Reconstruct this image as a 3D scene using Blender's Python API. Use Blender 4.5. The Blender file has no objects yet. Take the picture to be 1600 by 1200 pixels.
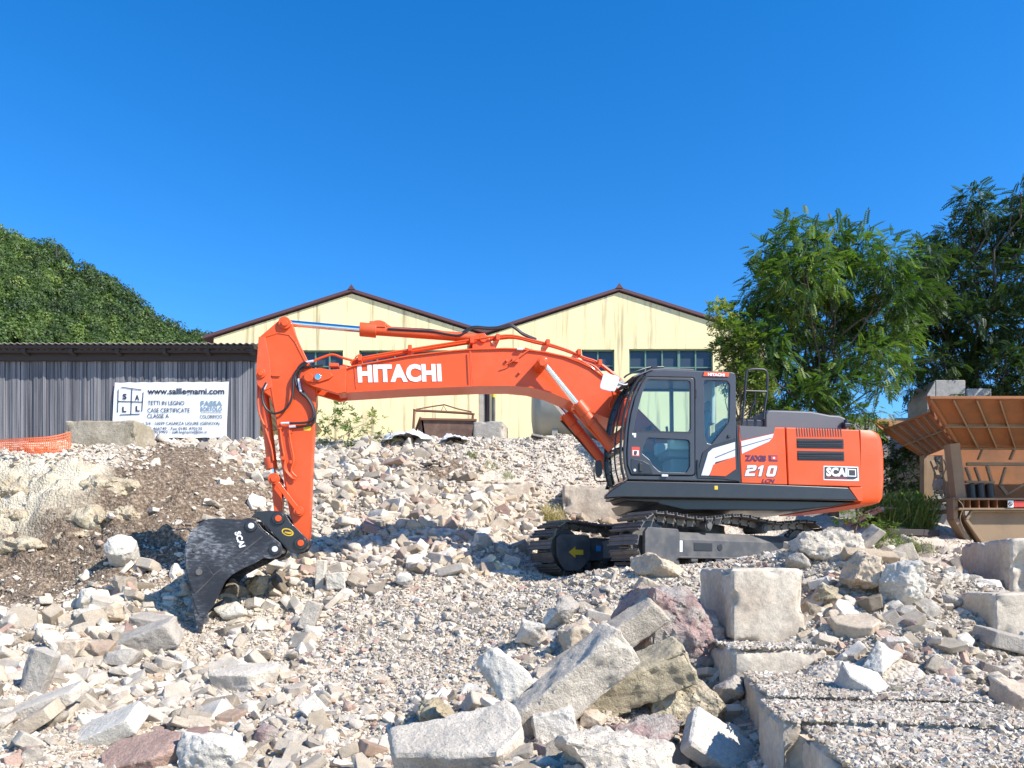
import bpy, bmesh, math, random
import numpy as np
from mathutils import Vector, Matrix, noise
R = math.radians
C = bpy.context.scene.collection
# ---------------------------------------------------------------- camera, light, exposure
FP, HZ = 1200.0, 900.0            # focal length and horizon row in photo pixels (1600 wide)
cd = bpy.data.cameras.new("camera"); cam = bpy.data.objects.new("camera", cd); C.objects.link(cam)
cam.rotation_euler = (R(90), 0, 0); cd.sensor_width = 36; cd.lens = FP*36/1600
cd.shift_y = (HZ-600)/1600; cd.clip_start = .05; cd.clip_end = 5000
bpy.context.scene.camera = cam
SUN_EL, SUN_AZ = 41.0, 60.0       # azimuth: degrees to the right of straight behind the camera
sd = Vector((math.sin(R(SUN_AZ))*math.cos(R(SUN_EL)), -math.cos(R(SUN_AZ))*math.cos(R(SUN_EL)), math.sin(R(SUN_EL))))
sl = bpy.data.lights.new("sun", 'SUN'); so = bpy.data.objects.new("sun", sl); C.objects.link(so)
sl.energy = 5.0; sl.angle = R(.5); sl.color = (1, .94, .85)
so.rotation_euler = sd.to_track_quat('Z', 'Y').to_euler(); so.location = (0, 0, 30)
w = bpy.data.worlds.new("World"); bpy.context.scene.world = w; w.use_nodes = True
nt = w.node_tree; bg = nt.nodes['Background']; sk = nt.nodes.new('ShaderNodeTexSky')
sk.sky_type = 'NISHITA'; sk.sun_disc = False; sk.sun_elevation = R(SUN_EL)
sk.sun_rotation = math.atan2(sd.x, sd.y)
sk.air_density = .9; sk.dust_density = .1; sk.ozone_density = 3.2; sk.altitude = 200
hs = nt.nodes.new('ShaderNodeHueSaturation'); hs.inputs['Saturation'].default_value = 1.36; hs.inputs['Value'].default_value = 1.2
hs.inputs['Hue'].default_value = .504
nt.links.new(sk.outputs[0], hs.inputs['Color']); nt.links.new(hs.outputs[0], bg.inputs[0]); bg.inputs[1].default_value = .14
sc = bpy.context.scene
sc.view_settings.view_transform = 'Standard'; sc.view_settings.look = 'None'
sc.view_settings.gamma = 1; sc.view_settings.exposure = .68
sc.render.engine = 'CYCLES'
sc.cycles.max_bounces = 6; sc.cycles.transparent_max_bounces = 12

# ---------------------------------------------------------------- helpers
def W(px, py, Y): return Vector(((px-800)/FP*Y, Y, (HZ-py)/FP*Y))
def tag(o, label=None, cat=None, group=None, kind=None):
    if label: o['label'] = label
    if cat: o['category'] = cat
    if group: o['group'] = group
    if kind: o['kind'] = kind
    return o
def empty(name, loc=(0, 0, 0), rz=0, parent=None):
    o = bpy.data.objects.new(name, None); C.objects.link(o); o.location = loc; o.rotation_euler.z = rz
    o.empty_display_size = .2
    if parent: o.parent = parent
    return o
def link(name, me, m=None, parent=None):
    o = bpy.data.objects.new(name, me); C.objects.link(o)
    if m and not me.materials: me.materials.append(m)
    if parent: o.parent = parent
    return o
def npmesh(name, V, F, smooth=False, cols=None):
    """V (n,3), F (m,k) uniform polygons"""
    V = np.asarray(V, dtype=np.float32); F = np.asarray(F, dtype=np.int32)
    me = bpy.data.meshes.new(name); k = F.shape[1]
    me.vertices.add(len(V)); me.vertices.foreach_set('co', V.ravel())
    me.loops.add(F.size); me.loops.foreach_set('vertex_index', F.ravel())
    me.polygons.add(len(F)); me.polygons.foreach_set('loop_start', np.arange(0, F.size, k, dtype=np.int32))
    me.polygons.foreach_set('loop_total', np.full(len(F), k, dtype=np.int32))
    me.polygons.foreach_set('use_smooth', np.full(len(F), smooth))
    me.update(calc_edges=True)
    if cols is not None:
        a = me.color_attributes.new('tint', 'FLOAT_COLOR', 'POINT')
        a.data.foreach_set('color', np.asarray(cols, dtype=np.float32).ravel())
    return me
class MB:
    """collects simple solids into one mesh"""
    def __init__(s): s.v = []; s.f = []
    def add(s, vs, fs):
        n = len(s.v); s.v += [tuple(v) for v in vs]; s.f += [tuple(i+n for i in f) for f in fs]
    def prism(s, A, B):
        """A, B: matching rings of 3-D points"""
        n = len(A); s.add(list(A)+list(B), [tuple(range(n))[::-1], tuple(range(n, 2*n))]+[(i, (i+1) % n, (i+1) % n+n, i+n) for i in range(n)])
        return s
    def box(s, c, d, M=None):
        x, y, z = d[0]/2, d[1]/2, d[2]/2; c = Vector(c)
        vs = [Vector(p) for p in ((-x,-y,-z),(x,-y,-z),(x,y,-z),(-x,y,-z),(-x,-y,z),(x,-y,z),(x,y,z),(-x,y,z))]
        if M is not None: vs = [M @ v for v in vs]
        s.add([v+c for v in vs], [(3,2,1,0),(4,5,6,7),(0,1,5,4),(1,2,6,5),(2,3,7,6),(3,0,4,7)]); return s
    def cyl(s, a, b, r, r2=None, n=20):
        a, b = Vector(a), Vector(b); r2 = r if r2 is None else r2
        d = (b-a).normalized(); u = d.orthogonal().normalized(); t = d.cross(u)
        cs = [(math.cos(2*math.pi*i/n), math.sin(2*math.pi*i/n)) for i in range(n)]
        s.prism([a+(u*c+t*q)*r for c, q in cs], [b+(u*c+t*q)*r2 for c, q in cs]); return s
    def bar(s, a, b, w, h, up=(0, 0, 1)):
        a, b = Vector(a), Vector(b); d = (b-a).normalized(); up = Vector(up)
        x = d.cross(up).normalized(); y = x.cross(d)
        r = [(-w/2, -h/2), (w/2, -h/2), (w/2, h/2), (-w/2, h/2)]
        s.prism([a+x*p+y*q for p, q in r], [b+x*p+y*q for p, q in r]); return s
    def tube(s, pts, r, n=8, smooth=4):
        P = [Vector(p) for p in pts]
        if smooth and len(P) > 2:
            Q = []
            for i in range(len(P)-1):
                p0, p1, p2, p3 = P[max(i-1, 0)], P[i], P[i+1], P[min(i+2, len(P)-1)]
                for k in range(smooth):
                    t = k/smooth
                    Q.append(.5*((2*p1)+(p2-p0)*t+(2*p0-5*p1+4*p2-p3)*t*t+(3*p1-p0-3*p2+p3)*t**3))
            Q.append(P[-1]); P = Q
        rings = []; u = None
        for i, p in enumerate(P):
            d = (P[min(i+1, len(P)-1)]-P[max(i-1, 0)])
            if d.length < 1e-6: d = Vector((0, 0, 1))
            d.normalize()
            u = d.orthogonal().normalized() if u is None else (u-d*u.dot(d)).normalized()
            t = d.cross(u); rings.append([p+(u*math.cos(2*math.pi*k/n)+t*math.sin(2*math.pi*k/n))*r for k in range(n)])
        vs = [v for q in rings for v in q]; fs = []
        for i in range(len(rings)-1):
            for k in range(n): fs.append((i*n+k, i*n+(k+1) % n, (i+1)*n+(k+1) % n, (i+1)*n+k))
        fs.append(tuple(range(n))[::-1]); fs.append(tuple((len(rings)-1)*n+k for k in range(n)))
        s.add(vs, fs); return s
    def build(s, name, m, parent=None, bev=0, ang=35, seg=2):
        me = bpy.data.meshes.new(name); me.from_pydata(s.v, [], s.f)
        bm = bmesh.new(); bm.from_mesh(me); bmesh.ops.recalc_face_normals(bm, faces=bm.faces); bm.to_mesh(me); bm.free()
        me.polygons.foreach_set('use_smooth', [True]*len(me.polygons)); me.set_sharp_from_angle(angle=R(ang))
        o = link(name, me, m, parent)
        if bev:
            b = o.modifiers.new('bevel', 'BEVEL'); b.width = bev; b.segments = seg; b.limit_method = 'ANGLE'; b.angle_limit = R(30); b.harden_normals = True
        return o
def text(name, s, size, m, parent, M, bold=0, width=1, depth=.002, shear=0, sp=1):
    """lettering as a thin mesh; M places it (x right, y up, z out of the face)"""
    cu = bpy.data.curves.new(name, 'FONT'); cu.body = s; cu.size = size; cu.offset = bold; cu.extrude = depth; cu.shear = shear; cu.space_character = sp
    cu.align_x = 'LEFT'; cu.resolution_u = 3
    t = bpy.data.objects.new('tmp', cu); C.objects.link(t); dg = bpy.context.evaluated_depsgraph_get()
    me = bpy.data.meshes.new_from_object(t.evaluated_get(dg)); bpy.data.objects.remove(t)
    xs = [v.co.x for v in me.vertices]; ys = [v.co.y for v in me.vertices]; x0, x1, y0, y1 = min(xs), max(xs), min(ys), max(ys)
    for v in me.vertices: v.co.x = (v.co.x-x0)/(x1-x0)*width; v.co.y = (v.co.y-y0)
    me.transform(M); me.name = name; me.materials.clear()
    return link(name, me, m, parent)
# numpy value noise
_rs = np.random.RandomState(5); _T = _rs.rand(256, 256).astype(np.float32)
def n2(x, y):
    xi = np.floor(x).astype(int); yi = np.floor(y).astype(int); fx = x-xi; fy = y-yi
    fx = fx*fx*(3-2*fx); fy = fy*fy*(3-2*fy)
    a = _T[xi & 255, yi & 255]; b = _T[(xi+1) & 255, yi & 255]; c = _T[xi & 255, (yi+1) & 255]; d = _T[(xi+1) & 255, (yi+1) & 255]
    return (a+(b-a)*fx)*(1-fy)+(c+(d-c)*fx)*fy
def fbm(x, y, o=4):
    s = 0; a = 1; t = 0
    for k in range(o): s = s+a*n2(x*2**k+17*k, y*2**k+31*k); t += a; a *= .5
    return s/t-.5

# ---------------------------------------------------------------- materials
def mat(name): 
    m = bpy.data.materials.new(name); m.use_nodes = True; return m, m.node_tree, m.node_tree.nodes['Principled BSDF']
def paint(name, col, rough=.35, metal=0, bump=0, dirt=0, dirtcol=(.35, .27, .19), scale=3, coat=0, var=0, spec=.5):
    m, t, b = mat(name); N, L = t.nodes, t.links
    b.inputs['Roughness'].default_value = rough; b.inputs['Metallic'].default_value = metal; b.inputs['Coat Weight'].default_value = coat
    b.inputs['Specular IOR Level'].default_value = spec
    b.inputs['Coat Roughness'].default_value = .08
    b.inputs['Base Color'].default_value = (*col, 1)
    tc = N.new('ShaderNodeTexCoord'); nz = N.new('ShaderNodeTexNoise'); nz.inputs['Scale'].default_value = scale; nz.inputs['Detail'].default_value = 8; nz.inputs['Roughness'].default_value = .65
    L.new(tc.outputs['Object'], nz.inputs['Vector'])
    if dirt or var:
        mr = N.new('ShaderNodeMapRange'); mr.inputs[1].default_value = .42; mr.inputs[2].default_value = .78
        mr.inputs[3].default_value = dirt*.12; mr.inputs[4].default_value = max(dirt, var); L.new(nz.outputs['Fac'], mr.inputs[0])
        mx = N.new('ShaderNodeMix'); mx.data_type = 'RGBA'; mx.inputs[6].default_value = (*col, 1); mx.inputs[7].default_value = (*dirtcol, 1)
        L.new(mr.outputs[0], mx.inputs[0]); L.new(mx.outputs[2], b.inputs['Base Color'])
        r2 = N.new('ShaderNodeMapRange'); r2.inputs[3].default_value = rough; r2.inputs[4].default_value = min(1, rough+.35); L.new(mr.outputs[0], r2.inputs[0]); L.new(r2.outputs[0], b.inputs['Roughness'])
    if bump:
        bp = N.new('ShaderNodeBump'); bp.inputs['Strength'].default_value = bump; bp.inputs['Distance'].default_value = .02
        L.new(nz.outputs['Fac'], bp.inputs['Height']); L.new(bp.outputs[0], b.inputs['Normal'])
    return m
def ramp(N, stops):
    r = N.new('ShaderNodeValToRGB'); e = r.color_ramp.elements
    e[0].position, e[0].color = stops[0][0], (*stops[0][1], 1); e[1].position, e[1].color = stops[-1][0], (*stops[-1][1], 1)
    for p, c in stops[1:-1]: q = e.new(p); q.color = (*c, 1)
    return r
def stone(name, stops, src='random', pit=.65, scale=9, patch=None, bumpd=.03, dark=.5):
    """broken concrete and stone: tone per stone, blotches, aggregate speckle and pits"""
    m, t, b = mat(name); N, L = t.nodes, t.links; b.inputs['Roughness'].default_value = .95; b.inputs['Specular IOR Level'].default_value = .15
    tc = N.new('ShaderNodeTexCoord')
    rp = ramp(N, stops)
    if src == 'random': oi = N.new('ShaderNodeObjectInfo'); L.new(oi.outputs['Random'], rp.inputs[0])
    else:
        at = N.new('ShaderNodeAttribute'); at.attribute_name = 'tint'; sx = N.new('ShaderNodeSeparateColor'); L.new(at.outputs['Color'], sx.inputs[0]); L.new(sx.outputs[0], rp.inputs[0])
    co = tc.outputs['Object']
    n1 = N.new('ShaderNodeTexNoise'); n1.inputs['Scale'].default_value = scale*.35; n1.inputs['Detail'].default_value = 6; n1.inputs['Roughness'].default_value = .6; L.new(co, n1.inputs['Vector'])
    n3 = N.new('ShaderNodeTexNoise'); n3.inputs['Scale'].default_value = scale*4; n3.inputs['Detail'].default_value = 5; n3.inputs['Roughness'].default_value = .7; L.new(co, n3.inputs['Vector'])
    vo = N.new('ShaderNodeTexVoronoi'); vo.inputs['Scale'].default_value = scale*5.5; L.new(co, vo.inputs['Vector'])
    a = N.new('ShaderNodeMapRange'); a.inputs[1].default_value = .3; a.inputs[2].default_value = .7; a.inputs[3].default_value = .8; a.inputs[4].default_value = 1.12; L.new(n1.outputs['Fac'], a.inputs[0])
    c2 = N.new('ShaderNodeMapRange'); c2.inputs[1].default_value = .3; c2.inputs[2].default_value = .65; c2.inputs[3].default_value = .78; c2.inputs[4].default_value = 1.08; L.new(n3.outputs['Fac'], c2.inputs[0])
    p = N.new('ShaderNodeMapRange'); p.inputs[1].default_value = .04; p.inputs[2].default_value = .24; p.inputs[3].default_value = dark; p.inputs[4].default_value = 1; L.new(vo.outputs['Distance'], p.inputs[0])
    mm = N.new('ShaderNodeMath'); mm.operation = 'MULTIPLY'; L.new(a.outputs[0], mm.inputs[0]); L.new(c2.outputs[0], mm.inputs[1])
    m2 = N.new('ShaderNodeMath'); m2.operation = 'MULTIPLY'; L.new(mm.outputs[0], m2.inputs[0]); L.new(p.outputs[0], m2.inputs[1])
    base = rp.outputs[0]
    if patch:
        n4 = N.new('ShaderNodeTexNoise'); n4.inputs['Scale'].default_value = scale*.5; n4.inputs['Detail'].default_value = 7; mp = N.new('ShaderNodeMapping'); mp.inputs['Location'].default_value = (3, 5, 1)
        L.new(co, mp.inputs[0]); L.new(mp.outputs[0], n4.inputs['Vector'])
        f4 = N.new('ShaderNodeMapRange'); f4.inputs[1].default_value = .44; f4.inputs[2].default_value = .58; L.new(n4.outputs['Fac'], f4.inputs[0])
        mx = N.new('ShaderNodeMix'); mx.data_type = 'RGBA'; L.new(f4.outputs[0], mx.inputs[0]); L.new(base, mx.inputs[6]); mx.inputs[7].default_value = (*patch, 1); base = mx.outputs[2]
    vm = N.new('ShaderNodeVectorMath'); vm.operation = 'SCALE'; L.new(base, vm.inputs[0]); L.new(m2.outputs[0], vm.inputs['Scale']); L.new(vm.outputs[0], b.inputs['Base Color'])
    h1 = N.new('ShaderNodeMath'); h1.operation = 'MULTIPLY_ADD'; L.new(n3.outputs['Fac'], h1.inputs[0]); h1.inputs[1].default_value = 1.3; L.new(p.outputs[0], h1.inputs[2])
    bp = N.new('ShaderNodeBump'); bp.inputs['Strength'].default_value = pit; bp.inputs['Distance'].default_value = bumpd; L.new(h1.outputs[0], bp.inputs['Height']); L.new(bp.outputs[0], b.inputs['Normal'])
    return m
PALE = [(0, (.26, .21, .155)), (.10, (.45, .38, .29)), (.34, (.59, .51, .405)), (.62, (.74, .665, .555)), (.78, (.53, .465, .38)), (.9, (.56, .45, .31)), (.97, (.44, .29, .235)), (1, (.30, .26, .215))]
M = {}
M['rock'] = stone('broken_concrete', PALE, 'random', pit=.75)
M['rubble'] = stone('loose_rubble', PALE, 'attr', scale=14, bumpd=.015)
M['pink'] = stone('reddish_concrete', [(0, (.55, .40, .36)), (1, (.52, .36, .32))], patch=(.60, .53, .46), pit=.9, bumpd=.05)
M['white_rock'] = stone('white_concrete', [(0, (.62, .57, .48)), (1, (.68, .63, .54))], pit=.55, dark=.45)
M['tan_rock'] = stone('tan_concrete', [(0, (.54, .44, .33)), (1, (.52, .42, .30))], pit=.4)
M['olive'] = stone('olive_stone', [(0, (.44, .37, .25)), (1, (.46, .39, .27))], pit=.7)
M['slab'] = stone('cast_concrete', [(0, (.60, .52, .41)), (1, (.60, .52, .41))], pit=.3, scale=5, dark=.8, patch=(.53, .44, .34))
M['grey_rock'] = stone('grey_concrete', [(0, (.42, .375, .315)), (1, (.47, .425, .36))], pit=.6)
M['lime'] = stone('cream_limestone', [(0, (.64, .55, .38)), (1, (.68, .60, .43))], pit=.8, scale=4, patch=(.52, .43, .30), bumpd=.08)
M['oldblock'] = stone('weathered_concrete', [(0, (.46, .40, .30)), (1, (.46, .40, .30))], pit=.5, scale=4, patch=(.33, .28, .20), bumpd=.03)
M['orange'] = paint('orange_paint', (.70, .078, .008), rough=.40, coat=.15, spec=.35, dirt=.24, dirtcol=(.50, .17, .08), scale=2.2)
M['orange_d'] = paint('orange_paint_dusty', (.66, .078, .010), rough=.45, coat=.1, dirt=.25, dirtcol=(.50, .22, .12), scale=5)
M['black'] = paint('black_paint', (.018, .018, .022), rough=.32, coat=.2, dirt=.10, dirtcol=(.10, .09, .08), scale=6)
M['cab'] = paint('charcoal_paint', (.035, .037, .045), rough=.36, coat=.3, dirt=.08, dirtcol=(.13, .12, .11), scale=4)
M['hood'] = paint('dark_grey_plastic', (.085, .085, .10), rough=.5, dirt=.12, dirtcol=(.2, .18, .16))
M['dustblack'] = paint('dusty_black_steel', (.045, .048, .055), rough=.5, dirt=.55, dirtcol=(.26, .23, .19), scale=3, bump=.05)
M['track'] = paint('worn_track_steel', (.13, .12, .115), rough=.45, metal=.6, dirt=.75, dirtcol=(.30, .265, .225), scale=8, bump=.3)
M['chrome'] = paint('chrome', (.85, .86, .88), rough=.09, metal=1)
M['silver'] = paint('silver_decal', (.62, .62, .68), rough=.3, metal=.1, coat=.3)
M['white'] = paint('white_lettering', (.8, .8, .8), rough=.5)
M['dark'] = paint('dark_lettering', (.03, .03, .035), rough=.6)
M['purple'] = paint('purple_lettering', (.07, .012, .07), rough=.5)
M['yellow'] = paint('yellow_decal', (.75, .48, .03), rough=.5)
M['red'] = paint('red_decal', (.55, .05, .03), rough=.5)
M['blue'] = paint('blue_decal', (.03, .25, .6), rough=.5)
M['rubber'] = paint('black_rubber', (.02, .02, .022), rough=.45)
M['interior'] = paint('cab_interior', (.20, .22, .23), rough=.7)
M['interior_l'] = paint('cab_interior_light', (.5, .5, .48), rough=.7)
def glass(name, tint, rough=.02, fac=.55):
    m, t, b = mat(name); N, L = t.nodes, t.links; N.remove(b)
    g = N.new('ShaderNodeBsdfGlossy'); g.inputs['Roughness'].default_value = rough; g.inputs['Color'].default_value = (.9, .95, 1, 1)
    tr = N.new('ShaderNodeBsdfTransparent'); tr.inputs['Color'].default_value = (*tint, 1)
    df = N.new('ShaderNodeBsdfDiffuse'); df.inputs['Color'].default_value = (.25, .32, .34, 1)
    lw = N.new('ShaderNodeLayerWeight'); lw.inputs['Blend'].default_value = .12
    m1 = N.new('ShaderNodeMixShader'); m1.inputs[0].default_value = .02; L.new(tr.outputs[0], m1.inputs[1]); L.new(df.outputs[0], m1.inputs[2])
    mr = N.new('ShaderNodeMapRange'); mr.inputs[3].default_value = .035; mr.inputs[4].default_value = .8; L.new(lw.outputs['Fresnel'], mr.inputs[0])
    m2 = N.new('ShaderNodeMixShader'); L.new(mr.outputs[0], m2.inputs[0]); L.new(m1.outputs[0], m2.inputs[1]); L.new(g.outputs[0], m2.inputs[2])
    L.new(m2.outputs[0], N['Material Output'].inputs[0]); return m
M['glass'] = glass('tinted_glass', (.78, .93, .92))
M['pane'] = paint('window_glass', (.045, .06, .075), rough=.15)

# ---------------------------------------------------------------- ground
CP = [ # photo column, row, distance: points the ground passes through
 (-300,1200,6),(-300,1000,9.5),(-300,900,13),(-300,712,16),
 (0,1200,6),(0,1100,7.6),(0,1000,9.8),(0,900,12.9),(0,830,13.5),(0,765,14),(0,716,14.7),(0,708,17),
 (120,1200,6),(120,1100,7.8),(120,960,11),(110,885,13),(110,800,13.6),(110,745,14.1),(120,712,15),
 (220,1200,6),(220,1100,8),(220,1010,9.9),(220,940,11.3),(220,880,12.7),(220,830,13.4),(240,770,14.3),(230,712,15.6),(220,700,18),
 (300,1040,9.6),(312,1006,10.8),(320,860,13.2),(320,780,14.6),(320,725,15.6),(270,694,17.2),(340,700,18),
 (400,1200,6),(400,1100,8),(400,1020,10),(400,975,11.2),(400,900,12.7),(400,850,13.8),(400,800,14.8),(400,740,16.2),(400,692,17.6),
 (600,1200,6),(600,1100,7.8),(600,1000,9.6),(600,940,11),(600,895,12.4),(600,850,13.4),(600,800,14.5),(600,750,16),(600,692,17.8),
 (720,900,11.8),(700,860,12.9),(700,820,14),(740,790,14.9),(690,740,16),(690,690,17.8),
 (800,1200,5.2),(800,1100,6.6),(800,1000,9),(800,930,10.7),(800,905,11.8),(800,860,13.6),(800,812,14.8),(800,770,16.0),(800,720,17),(800,690,17.9),
 (930,1200,4.6),(930,1100,6),(930,1000,8),(930,920,9.6),(930,899,10.6),(900,835,15),(900,760,16.6),(900,692,18),
 (1010,905,9.6),(1090,908,9.3),(1180,905,9.1),(1060,960,8.4),(1080,1120,6.4),
 (1225,884,9.2),(1268,850,9.2),(1315,842,9.0),(1380,880,8.8),(1330,930,8),(1300,1010,7.0),(1400,1140,5.2),
 (1450,895,8.8),(1530,915,9.2),(1440,980,7.3),(1520,1060,6.3),(1600,1100,6),(1600,1010,7.4),(1600,940,8.8),(1600,1200,5),(1480,1200,4.6),
 (1900,1100,6),(1900,940,9.5),(1380,885,12),(1500,885,12.5),(1620,885,12.5),(1900,880,13),(1385,822,15.2),(1520,850,15),(1380,805,17),(1700,835,17),(1250,822,16),(1000,870,14.2),(1100,870,14.6)]
PX = np.array([[ (a-800)/FP*Y, Y, (HZ-b)/FP*Y] for a, b, Y in CP]+
  [(x, y, 0.02) for x, y in ((1.2,10.7),(0,12.0),(2.6,12.5),(2.0,11.4),(3.2,13.6),(4.6,13.2),(4.2,14.4),(1,13.2))]+
  [(1.35,4.4,-1.6),(1.45,5.6,-1.5),(1.5,6.6,-1.3),(1.6,7.7,-.85),(2.4,3.4,-1.1),(2.2,6.2,-1.0),(2.0,5.3,-1.1),(2.7,5.8,-.98),(2.3,4.6,-1.1),(2.9,4.8,-1.05),(2.4,6.9,-.95)]+
  [(x, 3, -1.75) for x in (-9,-5,-2,0,2,5,9)]+[(x, 20, 3.4) for x in (-16,-11,-7,-3,1,4)]+[(7,19.5,1.0),(12,19.5,1.0),(16,18,1.0)])
def rbf_fit(P):
    d = np.linalg.norm(P[:, None, :2]-P[None, :, :2], axis=2); n = len(P)
    K = np.sqrt(d*d+.16)*-1+np.eye(n)*.06; A = np.zeros((n+3, n+3)); A[:n, :n] = K; A[:n, n] = 1; A[:n, n+1:] = P[:, :2]; A[n:, :n] = A[:n, n:].T
    return np.linalg.solve(A, np.concatenate([P[:, 2], [0, 0, 0]]))
RW = rbf_fit(PX)
def ground(x, y, rough=True):
    x = np.atleast_1d(np.asarray(x, float)).ravel(); y = np.atleast_1d(np.asarray(y, float)).ravel(); out = np.zeros(len(x))
    xc = np.clip(x, -14, 17); yc = np.clip(y, 2.2, 20.5)
    for i in range(0, len(x), 20000):
        a, b = xc[i:i+20000], yc[i:i+20000]; d = np.sqrt((a[:, None]-PX[None, :, 0])**2+(b[:, None]-PX[None, :, 1])**2+.16)
        out[i:i+20000] = -d@RW[:-3]+RW[-3]+RW[-2]*a+RW[-1]*b
    if rough:
        k = np.clip((21-y)/3, 0, 1)*.85+.15
        # smoother under the machine
        m = (1-np.exp(-((x-2.5)**2+(y-12.5)**2)/5.0)*.8)*(1-np.exp(-(((x-2.4)/1.5)**2+((y-9.4)/1.3)**2)**2)*.75)
        bank = np.clip((-4.2-x)/2, 0, 1)*np.exp(-((y-13.7)/1.1)**2)
        fq = out/.36+fbm(x*.8, y*.8, 2)*1.6; fr = fq-np.floor(fq); out += np.clip(bank*1.6, 0, 1)*.36*.8*(np.clip((fr-.35)/.3, 0, 1)-fr)
        out += k*m*(fbm(x*.7, y*.7, 3)*.26+fbm(x*2.6+9, y*2.6, 4)*.20+fbm(x*11, y*11, 3)*.07)+bank*(fbm(x*3+4, y*7, 4)*.5+fbm(x*9+4, y*12, 3)*.2)
    return out
def gz(x, y): return float(ground([x], [y])[0])
xs = np.concatenate([-np.geomspace(600, 13.2, 26), np.arange(-13, 14.01, .045), np.geomspace(14.2, 600, 26)])
ys = np.concatenate([[-300, -60, -10, 0], np.arange(1.4, 20.6, .045), np.geomspace(20.8, 2500, 30)])
X, Yg = np.meshgrid(xs, ys); Z = ground(X, Yg)
V = np.stack([X.ravel(), Yg.ravel(), Z], 1); nx, ny = len(xs), len(ys)
i = np.arange((ny-1)*(nx-1)); a = (i//(nx-1))*nx+i % (nx-1); F = np.stack([a, a+1, a+nx+1, a+nx], 1)
pxs = 800+FP*V[:, 0]/np.maximum(V[:, 1], .5)
def bump(px, Y, cx, cy, sx, sy): return np.exp(-((px-cx)/sx)**2-((Y-cy)/sy)**2)
def soil_w(px, Y):
    s = 1.3*bump(px, Y, 330, 15.0, 130, 1.5)+1.3*bump(px, Y, 0, 11.4, 95, 1.5)+1.2*bump(px, Y, 120, 12.5, 120, 1.0)+1.0*bump(px, Y, 240, 13.4, 80, .9)+.7*bump(px, Y, 690, 16.2, 60, .7)+.45*bump(px, Y, 600, 14.0, 90, .4)
    return np.clip(s, 0, 1)
def cream_w(px, Y): return np.clip(1.5*np.clip((240-px)/60, 0, 1)*np.exp(-((Y-13.9)/.65)**4), 0, 1)
sw = soil_w(pxs, V[:, 1]); cw = cream_w(pxs, V[:, 1])
far = np.clip((V[:, 1]-14)/3, 0, 1)*(pxs > 1200)
cols = np.stack([sw, cw, far, np.ones(len(sw))], 1)
m, t, b = mat('rubble_dust'); N, L = t.nodes, t.links; b.inputs['Roughness'].default_value = 1; b.inputs['Specular IOR Level'].default_value = .1
at = N.new('ShaderNodeAttribute'); at.attribute_name = 'tint'; sx = N.new('ShaderNodeSeparateColor'); L.new(at.outputs['Color'], sx.inputs[0])
tc = N.new('ShaderNodeTexCoord')
def nz(sc_, det=8, rg=.6):
    q = N.new('ShaderNodeTexNoise'); q.inputs['Scale'].default_value = sc_; q.inputs['Detail'].default_value = det; q.inputs['Roughness'].default_value = rg; L.new(tc.outputs['Object'], q.inputs['Vector']); return q
na, nb = nz(1.3), nz(16, 6, .7)
vo = N.new('ShaderNodeTexVoronoi'); vo.inputs['Scale'].default_value = 26; L.new(tc.outputs['Object'], vo.inputs['Vector'])
r0 = ramp(N, [(.3, (.40, .33, .25)), (.5, (.56, .485, .39)), (.7, (.68, .61, .505))]); L.new(nb.outputs['Fac'], r0.inputs[0])
r1 = ramp(N, [(.32, (.08, .055, .038)), (.5, (.19, .14, .098)), (.68, (.44, .35, .26))]); L.new(nb.outputs['Fac'], r1.inputs[0])
r2 = ramp(N, [(.3, (.40, .33, .22)), (.5, (.60, .525, .39)), (.7, (.68, .61, .48))]); L.new(na.outputs['Fac'], r2.inputs[0])
def edge(sock):   # breaks the zone borders up with noise
    ad = N.new('ShaderNodeMath'); ad.operation = 'ADD'; L.new(sock, ad.inputs[0]); L.new(na.outputs['Fac'], ad.inputs[1])
    q = N.new('ShaderNodeMapRange'); q.inputs[1].default_value = .78; q.inputs[2].default_value = 1.05; L.new(ad.outputs[0], q.inputs[0]); return q.outputs[0]
mx = N.new('ShaderNodeMix'); mx.data_type = 'RGBA'; L.new(edge(sx.outputs[1]), mx.inputs[0]); L.new(r0.outputs[0], mx.inputs[6]); L.new(r2.outputs[0], mx.inputs[7])
m3 = N.new('ShaderNodeMix'); m3.data_type = 'RGBA'; L.new(edge(sx.outputs[0]), m3.inputs[0]); L.new(mx.outputs[2], m3.inputs[6]); L.new(r1.outputs[0], m3.inputs[7])
vr = N.new('ShaderNodeMapRange'); vr.inputs[1].default_value = 0; vr.inputs[2].default_value = 1; vr.inputs[3].default_value = .75; vr.inputs[4].default_value = 1.1; L.new(vo.outputs['Color'], vr.inputs[0])
vm = N.new('ShaderNodeVectorMath'); vm.operation = 'SCALE'; L.new(m3.outputs[2], vm.inputs[0]); L.new(vr.outputs[0], vm.inputs['Scale']); L.new(vm.outputs[0], b.inputs['Base Color'])
hh = N.new('ShaderNodeMath'); hh.operation = 'SUBTRACT'; L.new(nb.outputs['Fac'], hh.inputs[0]); L.new(vo.outputs['Distance'], hh.inputs[1])
bp = N.new('ShaderNodeBump'); bp.inputs['Strength'].default_value = .7; bp.inputs['Distance'].default_value = .035; L.new(hh.outputs[0], bp.inputs['Height']); L.new(bp.outputs[0], b.inputs['Normal'])
M['ground'] = m
tag(link('ground', npmesh('ground', V, F, True, cols), m), kind='structure')
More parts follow.
